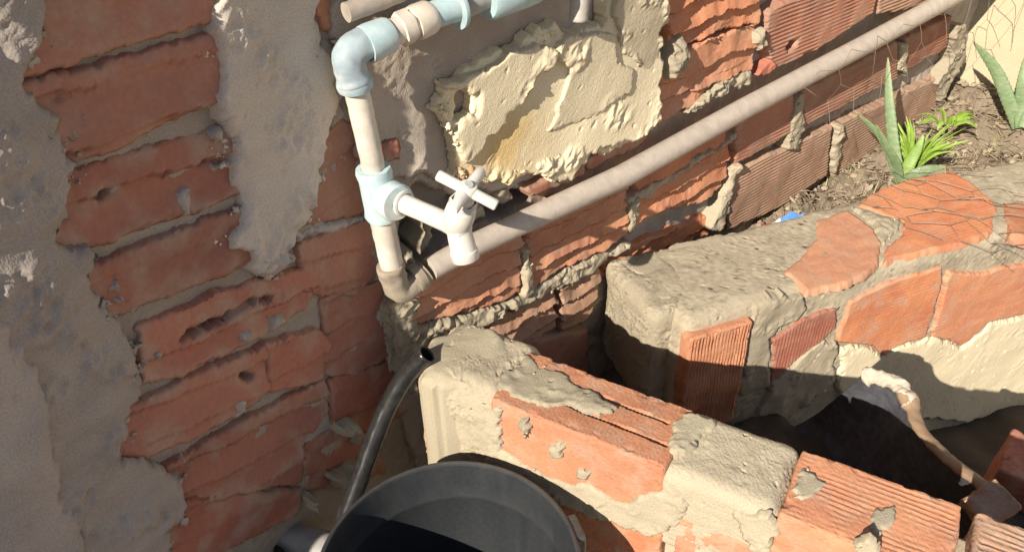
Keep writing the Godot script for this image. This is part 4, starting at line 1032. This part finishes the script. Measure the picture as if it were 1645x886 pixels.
func build_fallen_bucket():
	var w := thing("rubber_sheet", "slumped black rubber sheet in the trench, its upper edge a tan strip caked with cement", "rubber sheet")
	var I := Transform3D.IDENTITY
	var rim: Array = [Vector3(0.4915, 0.1944, -0.7939), Vector3(0.5182, 0.197, -0.7834), Vector3(0.5345, 0.198, -0.7533), Vector3(0.5247, 0.1979, -0.7099), Vector3(0.5226, 0.2055, -0.6599), Vector3(0.524, 0.2203, -0.615), Vector3(0.5283, 0.2351, -0.5763), Vector3(0.532, 0.2399, -0.5427)]
	var foot: Array = [Vector3(0.4177, -0.0151, -0.8765), Vector3(0.4217, -0.0355, -0.837), Vector3(0.4299, -0.0444, -0.7935), Vector3(0.447, -0.052, -0.7508), Vector3(0.4685, -0.0421, -0.7086), Vector3(0.5011, -0.0222, -0.6613), Vector3(0.5417, 0.0221, -0.6193), Vector3(0.5632, 0.0855, -0.5665)]
	var black := [Color(0.12, 0.125, 0.145), Color(0.085, 0.088, 0.105), Color(0.19, 0.18, 0.17)]
	var ca := Curve3D.new()
	var cb := Curve3D.new()
	for i in rim.size():
		var t1: Vector3 = (rim[mini(i + 1, rim.size() - 1)] - rim[maxi(i - 1, 0)]) / 6.0
		ca.add_point(rim[i], -t1, t1)
		var t2: Vector3 = (foot[mini(i + 1, rim.size() - 1)] - foot[maxi(i - 1, 0)]) / 6.0
		cb.add_point(foot[i], -t2, t2)
	var v := PackedVector3Array()
	var col := PackedColorArray()
	var idx := PackedInt32Array()
	var nu := 60
	var nv := 40
	for side in 2:
		for i in nu + 1:
			var p0 := ca.sample_baked(ca.get_baked_length() * i / nu, true)
			var p1 := cb.sample_baked(cb.get_baked_length() * i / nu, true)
			for j in nv + 1:
				var t := float(j) / nv
				var p := p0.lerp(p1, t)
				var sag := sin(t * PI) * 0.045 + 0.022 * sin(t * PI) * N1.get_noise_3d(i * 0.07, t * 1.2, 3.0) + 0.008 * sin(t * PI) * N3.get_noise_3d(i * 0.05, t * 1.6, 8.0)
				p += Vector3(0.35, -0.75, -0.5) * sag - Vector3(0.3, 0.8, 0.5) * 0.004 * side
				v.append(p)
				col.append(tint(black, p * 2.0, 0.0))
	for side in 2:
		for i in nu:
			for j in nv:
				var a := side * (nu + 1) * (nv + 1) + i * (nv + 1) + j
				if side == 0: idx.append_array([a, a + nv + 2, a + 1, a, a + nv + 1, a + nv + 2])
				else: idx.append_array([a, a + 1, a + nv + 2, a, a + nv + 2, a + nv + 1])
	commit(w, "sheet", I, v, idx, col, M.dusty)
	var tan := [Color(0.40, 0.28, 0.18), Color(0.32, 0.21, 0.13), Color(0.50, 0.38, 0.27)]
	tube(w, "caked_edge", I, [Vector3(0.5329, 0.2008, -0.7553), Vector3(0.5304, 0.1981, -0.7286), Vector3(0.5224, 0.2011, -0.6937), Vector3(0.5234, 0.2055, -0.6598), Vector3(0.524, 0.2203, -0.615), Vector3(0.5283, 0.2351, -0.5763), Vector3(0.532, 0.2399, -0.5427)], [0.011, 0.0135, 0.014, 0.0135, 0.0125, 0.0115, 0.009], tan, M.mortar, {smooth = 40, amp = 0.0022, sides = 18, squash = 0.7})
	tube(w, "cement_lump", I, [Vector3(0.4897, 0.1945, -0.794), Vector3(0.501, 0.2025, -0.7874), Vector3(0.5159, 0.2019, -0.7808), Vector3(0.528, 0.2022, -0.7687), Vector3(0.5319, 0.2003, -0.7487), Vector3(0.5296, 0.1939, -0.7317)], [0.003, 0.006, 0.009, 0.012, 0.013, 0.010], [Color(0.62, 0.56, 0.46), Color(0.50, 0.43, 0.34), Color(0.70, 0.65, 0.56)], M.mortar, {smooth = 40, amp = 0.006, sides = 22})

func build_loose_bricks():
	var p: Vector3 = Vector3(0.7683, 0.0144, -0.7126)
	var fr := Transform3D(Basis.from_euler(Vector3(0.05, 0.9, 0.1)), p)
	var b := block(self, "loose_brick", fr, Vector3.ZERO, Vector3(0.09, 0.13, 0.15), {r = 0.006, res = 0.004, amp = 0.002, pal = CLAY_RED, dust = 0.3, seed = 31.0})
	tag(b, "red brick standing in the trench at its right end, beyond the black rubber sheet", "brick")
	p = Vector3(0.5295, 0.2283, -0.5466)
	fr = Transform3D(Basis.from_euler(Vector3(0.3, 0.5, 0.5)), p)
	b = block(self, "brick_chunk", fr, Vector3.ZERO, Vector3(0.045, 0.035, 0.04), {r = 0.004, res = 0.003, amp = 0.004, freq = 40.0, pal = CLAY_DUSTY, dust = 0.6, seed = 32.0})
	tag(b, "small greyish brick chunk wedged behind the low wall's last gap", "brick chunk")

func leaf(parent: Node3D, pts: Array, width: float, c: Array, side := Vector3(0.75, 0, 0.66), nm := "leaf"):
	var r := []
	var n := 64 if width > 0.006 else 18
	for i in n + 1:
		var t := float(i) / n
		var tooth := 1.0 + (0.10 if n == 64 and i % 3 == 0 else 0.0)
		r.append(maxf(width * tooth * (0.8 + 0.35 * sin(t * 2.2)) * pow(1.0 - pow(t, 2.4), 0.8), 0.0006))
	tube(parent, nm, Transform3D.IDENTITY, pts, r, c, M.leaf, {smooth = n, squash = 0.28, sides = 14, side = side, tip = Color(0.42, 0.33, 0.14)})

func build_plants():
	var aloe := [Color(0.22, 0.31, 0.16), Color(0.16, 0.25, 0.12), Color(0.36, 0.42, 0.25)]
	var a := thing("aloe_plant", "young aloe with one tall upright leaf, growing from the soil by the planter wall", "plant")
	leaf(a, [Vector3(0.7446, 0.2262, -1.2805), Vector3(0.726, 0.2928, -1.3104), Vector3(0.7137, 0.3654, -1.3446), Vector3(0.7071, 0.4347, -1.3764)], 0.0105, aloe)
	leaf(a, [Vector3(0.7374, 0.2289, -1.2763), Vector3(0.7177, 0.2717, -1.2889), Vector3(0.6891, 0.317, -1.3032), Vector3(0.6403, 0.3572, -1.3201)], 0.008, aloe)
	leaf(a, [Vector3(0.7384, 0.2313, -1.2719), Vector3(0.7192, 0.2721, -1.2707), Vector3(0.6857, 0.3189, -1.2737), Vector3(0.6662, 0.3489, -1.277)], 0.009, aloe)
	leaf(a, [Vector3(0.7443, 0.2311, -1.2717), Vector3(0.7496, 0.2665, -1.2789), Vector3(0.7644, 0.2927, -1.2917), Vector3(0.772, 0.3143, -1.3013)], 0.011, [Color(0.24, 0.38, 0.08), Color(0.18, 0.31, 0.06), Color(0.32, 0.45, 0.12)])
	leaf(a, [Vector3(0.7417, 0.2336, -1.2674), Vector3(0.7529, 0.2543, -1.2577), Vector3(0.7731, 0.2658, -1.2537), Vector3(0.8025, 0.271, -1.2513)], 0.010, aloe)
	var b := thing("aloe_plant", "aloe with arching leaves in front of the yellow wall", "plant")
	leaf(b, [Vector3(1.0724, 0.2314, -1.4759), Vector3(1.0498, 0.2785, -1.4978), Vector3(1.0177, 0.3389, -1.5293), Vector3(0.9677, 0.3919, -1.5555)], 0.0135, aloe)
	leaf(b, [Vector3(1.071, 0.2358, -1.4668), Vector3(1.0688, 0.2767, -1.4841), Vector3(1.0601, 0.3264, -1.4955), Vector3(1.0633, 0.3762, -1.5193)], 0.0125, aloe)
	leaf(b, [Vector3(1.0695, 0.2402, -1.4576), Vector3(1.0854, 0.2855, -1.4781), Vector3(1.0989, 0.329, -1.485), Vector3(1.1311, 0.3623, -1.4969)], 0.0115, aloe)
	var w := thing("green_weed", "bright green weed sprouting just right of the aloe with the tall leaf", "plant")
	var lime := [Color(0.28, 0.44, 0.06), Color(0.20, 0.35, 0.045), Color(0.42, 0.52, 0.12)]
	var root: Vector3 = Vector3(0.7721, 0.2291, -1.3073)
	for i in 64:
		var an := rng.randf_range(-1.3, 1.5)
		var hh := rng.randf_range(0.04, 0.115)
		var tip := root + Vector3(0.75, 0, 0.4) * sin(an) * hh * 0.75 + Vector3(0, hh * (0.6 + 0.4 * cos(an)), 0) + Vector3(rng.randf_range(-0.02, 0.03), 0, rng.randf_range(-0.03, 0.02))
		var mid := root.lerp(tip, 0.5) + Vector3(0, 0.016, 0)
		leaf(w, [root, mid, tip], rng.randf_range(0.0014, 0.0042), lime, Vector3(0.75, 0.1, 0.66).rotated(Vector3.UP, rng.randf_range(-0.8, 0.8)))
	var c := thing("creeping_weed", "low lime green leaves creeping over the soil toward the yellow wall", "plant")
	var r2: Vector3 = Vector3(0.8933, 0.2641, -1.4378)
	for i in 14:
		var d := Vector3(rng.randf_range(-0.06, 0.07), rng.randf_range(0.0, 0.02), rng.randf_range(-0.03, 0.03))
		leaf(c, [r2 + d * 0.2, r2 + d * 0.6 + Vector3(0, 0.012, 0), r2 + d], rng.randf_range(0.005, 0.008), lime, Vector3(0, 0, 1))

func build_litter():
	# plastic wrapper in the gap behind the planter wall
	var w := thing("plastic_wrapper", "crumpled blue and white plastic wrapper in the gap behind the planter wall", "wrapper")
	var sets := [["blue_panel", [Vector3(0.4605, 0.2548, -1.1221), Vector3(0.4822, 0.2627, -1.1278), Vector3(0.5033, 0.2586, -1.1248), Vector3(0.4697, 0.2532, -1.0962)], Color(0.10, 0.26, 0.62)], ["white_panel", [Vector3(0.4432, 0.2502, -1.1187), Vector3(0.4616, 0.2556, -1.1227), Vector3(0.4708, 0.2531, -1.0962), Vector3(0.4465, 0.2488, -1.093)], Color(0.72, 0.66, 0.62)], ["red_panel", [Vector3(0.4282, 0.2472, -1.1166), Vector3(0.4443, 0.251, -1.1193), Vector3(0.4475, 0.2488, -1.093), Vector3(0.4254, 0.2478, -1.0923)], Color(0.38, 0.06, 0.05)]]
	for s in sets:
		var q: Array = s[1]
		var v := PackedVector3Array()
		var col := PackedColorArray()
		var idx := PackedInt32Array()
		var n := 10
		for side in 2:
			for i in n + 1:
				for j in n + 1:
					var p: Vector3 = (q[0] as Vector3).lerp(q[1], i / float(n)).lerp((q[3] as Vector3).lerp(q[2], i / float(n)), j / float(n))
					p += Vector3(0, 0.010 * N1.get_noise_3d(p.x * 45.0, p.y * 45.0, p.z * 45.0) - 0.0008 * side, 0)
					v.append(p)
					col.append(s[2])
		for side in 2:
			for i in n:
				for j in n:
					var a := side * (n + 1) * (n + 1) + i * (n + 1) + j
					var t := [a, a + 1, a + n + 2, a, a + n + 2, a + n + 1]
					if side == 1: t.reverse()
					idx.append_array(t)
		commit(w, s[0], Transform3D.IDENTITY, v, idx, col, M.white)
	# twigs, straws and dry leaf bits on the soil, pebbles among them
	var fr: Transform3D = FR.S
	var area := pg([0.633, 0.219, 0.934, 0.394, 1.241, 0.533, 1.606, 0.646, 1.746, 0.515, 1.303, 0.125, 1.154, 0.188, 1.05, 0.204, 0.791, 0.2])
	var lo := area[0]
	var hi := area[0]
	for p in area:
		lo = lo.min(p)
		hi = hi.max(p)
	var v := PackedVector3Array()
	var col := PackedColorArray()
	var idx := PackedInt32Array()
	var cnt := 0
	while cnt < 600:
		var p := Vector2(rng.randf_range(lo.x, hi.x), rng.randf_range(lo.y, hi.y))
		if poly_sd(p, area) < 0.0: continue
		cnt += 1
		var ln := rng.randf_range(0.012, 0.05)
		var an := rng.randf_range(0, TAU)
		var d := Vector3(cos(an), sin(an), rng.randf_range(-0.15, 0.35)) * ln
		var z := soil_h(p) + 0.002
		var a := Vector3(p.x, p.y, z) - d * 0.5 + Vector3(0, 0, maxf(0, -d.z) * 0.5)
		var b := a + d
		var m := a.lerp(b, 0.5) + Vector3(rng.randf_range(-0.004, 0.004), rng.randf_range(-0.004, 0.004), 0.003)
		var c := Color(0.55, 0.47, 0.33).lerp(Color(0.22, 0.16, 0.10), rng.randf())
		var r := rng.randf_range(0.0006, 0.0017)
		var st := v.size()
		for q in [a, m, b]:
			for k in 4:
				v.append(q + Vector3(cos(an + PI * 0.5) * cos(k * PI * 0.5), sin(an + PI * 0.5) * cos(k * PI * 0.5), sin(k * PI * 0.5)) * r)
				col.append(c)
		for sgm in 2:
			for k in 4:
				var e := st + sgm * 4 + k
				var f := st + sgm * 4 + (k + 1) % 4
				idx.append_array([e, e + 4, f, f, e + 4, f + 4])
	var tw := commit(self, "dry_twigs", fr, v, idx, col, M.soil)
	tag(tw, "dry twigs and straw strewn over the planter soil", "twigs", "", "stuff")
	leaf_litter(fr, area, lo, hi)
	dry_grass(pg([0.65, 0.205, 0.694, 0.223, 0.705, 0.2, 0.746, 0.207, 0.783, 0.215, 0.822, 0.223, 0.872, 0.252, 0.974, 0.262, 1.094, 0.253, 1.174, 0.257, 1.253, 0.289, 1.333, 0.302, 0.984, 0.358, 1.152, 0.428, 1.529, 0.568, 1.524, 0.488, 0.804, 0.255, 0.729, 0.225, 0.666, 0.19, 1.027, 0.354, 1.318, 0.462]))
	# pebbles and clods
	var pm := SphereMesh.new()
	pm.radius = 0.5
	pm.height = 1.0
	pm.radial_segments = 8
	pm.rings = 5
	var arr := pm.get_mesh_arrays()
	var pv: PackedVector3Array = arr[Mesh.ARRAY_VERTEX]
	var pcol := PackedColorArray()
	for i in pv.size():
		var q := pv[i]
		pv[i] = q * (1.0 + 0.5 * N1.get_noise_3d(q.x * 2.0, q.y * 2.0, q.z * 2.0))
		pcol.append(Color.WHITE)
	arr[Mesh.ARRAY_VERTEX] = pv
	arr[Mesh.ARRAY_COLOR] = pcol
	var am := ArrayMesh.new()
	am.add_surface_from_arrays(Mesh.PRIMITIVE_TRIANGLES, arr)
	am.surface_set_material(0, M.crumb)
	var mm := MultiMesh.new()
	mm.transform_format = MultiMesh.TRANSFORM_3D
	mm.use_colors = true
	mm.mesh = am
	mm.instance_count = 900
	var k2 := 0
	while k2 < 900:
		var p := Vector2(rng.randf_range(lo.x, hi.x), rng.randf_range(lo.y, hi.y))
		if poly_sd(p, area) < -0.01: continue
		var s := 0.003 + 0.016 * pow(rng.randf(), 4.0)
		var bs := Basis.from_euler(Vector3(rng.randf() * 6.0, rng.randf() * 6.0, rng.randf() * 6.0)).scaled(Vector3(s, s * 0.8, s * 0.7))
		mm.set_instance_transform(k2, fr * Transform3D(bs, Vector3(p.x, p.y, soil_h(p) + s * 0.15)))
		mm.set_instance_color(k2, Color(0.36, 0.28, 0.19).lerp(Color(0.22, 0.165, 0.11), rng.randf()).lerp(Color(0.5, 0.44, 0.34), rng.randf() * 0.4))
		k2 += 1
	var mi := MultiMeshInstance3D.new()
	mi.name = "pebbles"
	mi.multimesh = mm
	add_child(mi)
	tag(mi, "pebbles and crumbs of earth scattered over the planter soil", "pebbles", "", "stuff")

func dry_grass(roots: PackedVector2Array):
	var fr: Transform3D = FR.S
	var v := PackedVector3Array()
	var col := PackedColorArray()
	var idx := PackedInt32Array()
	for q in roots:
		var green := rng.randf() < 0.3
		for i in 22:
			var p := q + Vector2(rng.randfn(0, 0.012), rng.randfn(0, 0.012))
			var a := Vector3(p.x, p.y, soil_h(p) - 0.002)
			var an := rng.randf() * TAU
			var hh := rng.randf_range(0.015, 0.055)
			var lean := rng.randf_range(0.3, 1.3)
			var d := Vector3(cos(an) * lean, sin(an) * lean, 1.0).normalized() * hh
			var side := Vector3(-sin(an), cos(an), 0) * rng.randf_range(0.0005, 0.0011)
			var c := Color(0.56, 0.48, 0.33).lerp(Color(0.36, 0.28, 0.18), rng.randf())
			if green: c = c.lerp(Color(0.26, 0.36, 0.10), rng.randf())
			var st := v.size()
			for k in 4:
				var t := k / 3.0
				var m := a + d * t - Vector3(0, 0, hh * 0.35 * t * t)
				for e in [-1.0, 0.0, 1.0]:
					v.append(m + side * e * (1.0 - t * 0.85) + Vector3(0, 0, 0.0004 * (1.0 - absf(e))))
					col.append(c)
			for k in 3:
				for e in 2:
					var b := st + k * 3 + e
					idx.append_array([b, b + 3, b + 4, b, b + 4, b + 1])
	var m := commit(self, "dry_grass", fr, v, idx, col, M.crumb)
	tag(m, "wispy dry grass tufts between the planter wall and the brick wall", "grass", "", "stuff")

func leaf_litter(fr: Transform3D, area: PackedVector2Array, lo: Vector2, hi: Vector2):
	var v := PackedVector3Array()
	var col := PackedColorArray()
	var idx := PackedInt32Array()
	var cnt := 0
	while cnt < 520:
		var p := Vector2(rng.randf_range(lo.x, hi.x), rng.randf_range(lo.y, hi.y))
		if poly_sd(p, area) < -0.005: continue
		cnt += 1
		var ln := rng.randf_range(0.006, 0.024)
		var wd := ln * rng.randf_range(0.2, 0.5)
		var bs := Basis.from_euler(Vector3(rng.randf_range(-0.6, 0.6), rng.randf_range(-0.6, 0.6), rng.randf() * TAU))
		var o := Vector3(p.x, p.y, soil_h(p) + 0.003)
		var c := Color(0.50, 0.42, 0.30).lerp(Color(0.30, 0.22, 0.14), rng.randf()).lerp(Color(0.62, 0.56, 0.44), rng.randf() * 0.5)
		var st := v.size()
		for side in 2:
			for i in 5:
				var t := i / 4.0
				var w := wd * sin(PI * (0.08 + 0.84 * t))
				for k in 3:
					v.append(o + bs * Vector3((t - 0.5) * ln, (k - 1) * 0.5 * w, 0.18 * ln * pow(t - 0.3, 2.0) * 4.0 + absf(k - 1.0) * w * 0.22 - 0.0005 * side))
					col.append(c)
			for i in 4:
				for k in 2:
					var a := st + side * 15 + i * 3 + k
					if side == 0: idx.append_array([a, a + 1, a + 4, a, a + 4, a + 3])
					else: idx.append_array([a, a + 4, a + 1, a, a + 3, a + 4])
	var m := commit(self, "dry_leaves", fr, v, idx, col, M.soil)
	tag(m, "dry brown leaf scraps littering the planter soil", "leaves", "", "stuff")

func soil_h(p: Vector2) -> float:
	return 0.10 * (p.x - soil_mid.x) + 0.035 * N1.get_noise_3d(p.x * 9.0, p.y * 9.0, 190.0) + 0.004

var soil_mid := Vector2.ZERO

func build_netting():
	var w := thing("chicken_wire", "rusty chicken wire lying over the planter wall and hooked on the long pipe", "wire netting")
	netting(w, "lying_sheet", "FT", [Vector3(0.371, 0.1854, 0.012), Vector3(0.6005, 0.2143, 0.02), Vector3(0.7553, -0.0181, 0.02), Vector3(0.496, -0.1064, 0.014)], 7, 5, 3.0)
	netting(w, "hanging_sheet", "M", [Vector3(0.7358, 0.1497, 0.06), Vector3(1.5179, 0.1727, 0.05), Vector3(1.5456, 0.0182, 0.09), Vector3(0.7693, 0.0542, 0.07)], 9, 2, 8.0)

func netting(parent: Node3D, nm: String, f: String, q: Array, nu: int, nv: int, sd: float):
	var st := []
	var put := func(a: float, b: float) -> Vector3:
		var p: Vector3 = (q[0] as Vector3).lerp(q[1], a).lerp((q[3] as Vector3).lerp(q[2], a), b)
		return p + Vector3(N1.get_noise_3d(a * 3.0, b * 3.0, sd) * 0.03, N1.get_noise_3d(a * 3.0, b * 3.0, sd + 9.0) * 0.03, absf(N1.get_noise_3d(a * 2.5, b * 2.5, sd + 5.0)) * 0.035)
	var v := PackedVector3Array()
	var col := PackedColorArray()
	var idx := PackedInt32Array()
	for i in nu:
		for j in nv:
			var ox := 0.5 if j % 2 == 1 else 0.0
			var pts := [Vector2(i + ox, j), Vector2(i + ox + 0.25, j + 0.33), Vector2(i + ox + 0.5, j + 0.33), Vector2(i + ox + 0.75, j), Vector2(i + ox + 1.0, j)]
			pts = [Vector2(i + ox, j + 0.33), Vector2(i + ox + 0.5, j), Vector2(i + ox + 1.0, j + 0.33)]
			for s in [[pts[0], pts[1]], [pts[1], pts[2]], [pts[0], pts[0] + Vector2(0, 0.67)]]:
				var n := 5
				var ends: Array[Vector3] = [put.call(s[0].x / nu, s[0].y / nv), put.call(s[1].x / nu, s[1].y / nv)]
				var bend := Vector3(N2.get_noise_2d(i * 7.0, j * 9.0), N2.get_noise_2d(i * 5.0, j * 3.0), 0.3) * 0.003
				var prev := -1
				for k in n + 1:
					var e: Vector2 = (s[0] as Vector2).lerp(s[1], k / float(n))
					var p: Vector3 = ends[0].lerp(ends[1], k / float(n)) + bend * sin(PI * k / float(n))
					var base := v.size()
					for m in 5:
						v.append(p + Vector3(cos(m * TAU / 5.0), 0, sin(m * TAU / 5.0)) * 0.00045 + Vector3(0, 1, 0) * 0.00045 * sin(m * TAU / 5.0 + 1.0))
						col.append(Color(0.32, 0.24, 0.18).lerp(Color(0.50, 0.45, 0.38), 0.5 + 0.5 * N2.get_noise_2d(p.x * 30.0, p.z * 30.0)))
					if prev >= 0:
						for m in 5:
							var a := prev + m
							var b := prev + (m + 1) % 5
							idx.append_array([a, a + 5, b, b, a + 5, b + 5])
					prev = base
	commit(parent, nm, FR[f], v, idx, col, M.wire)
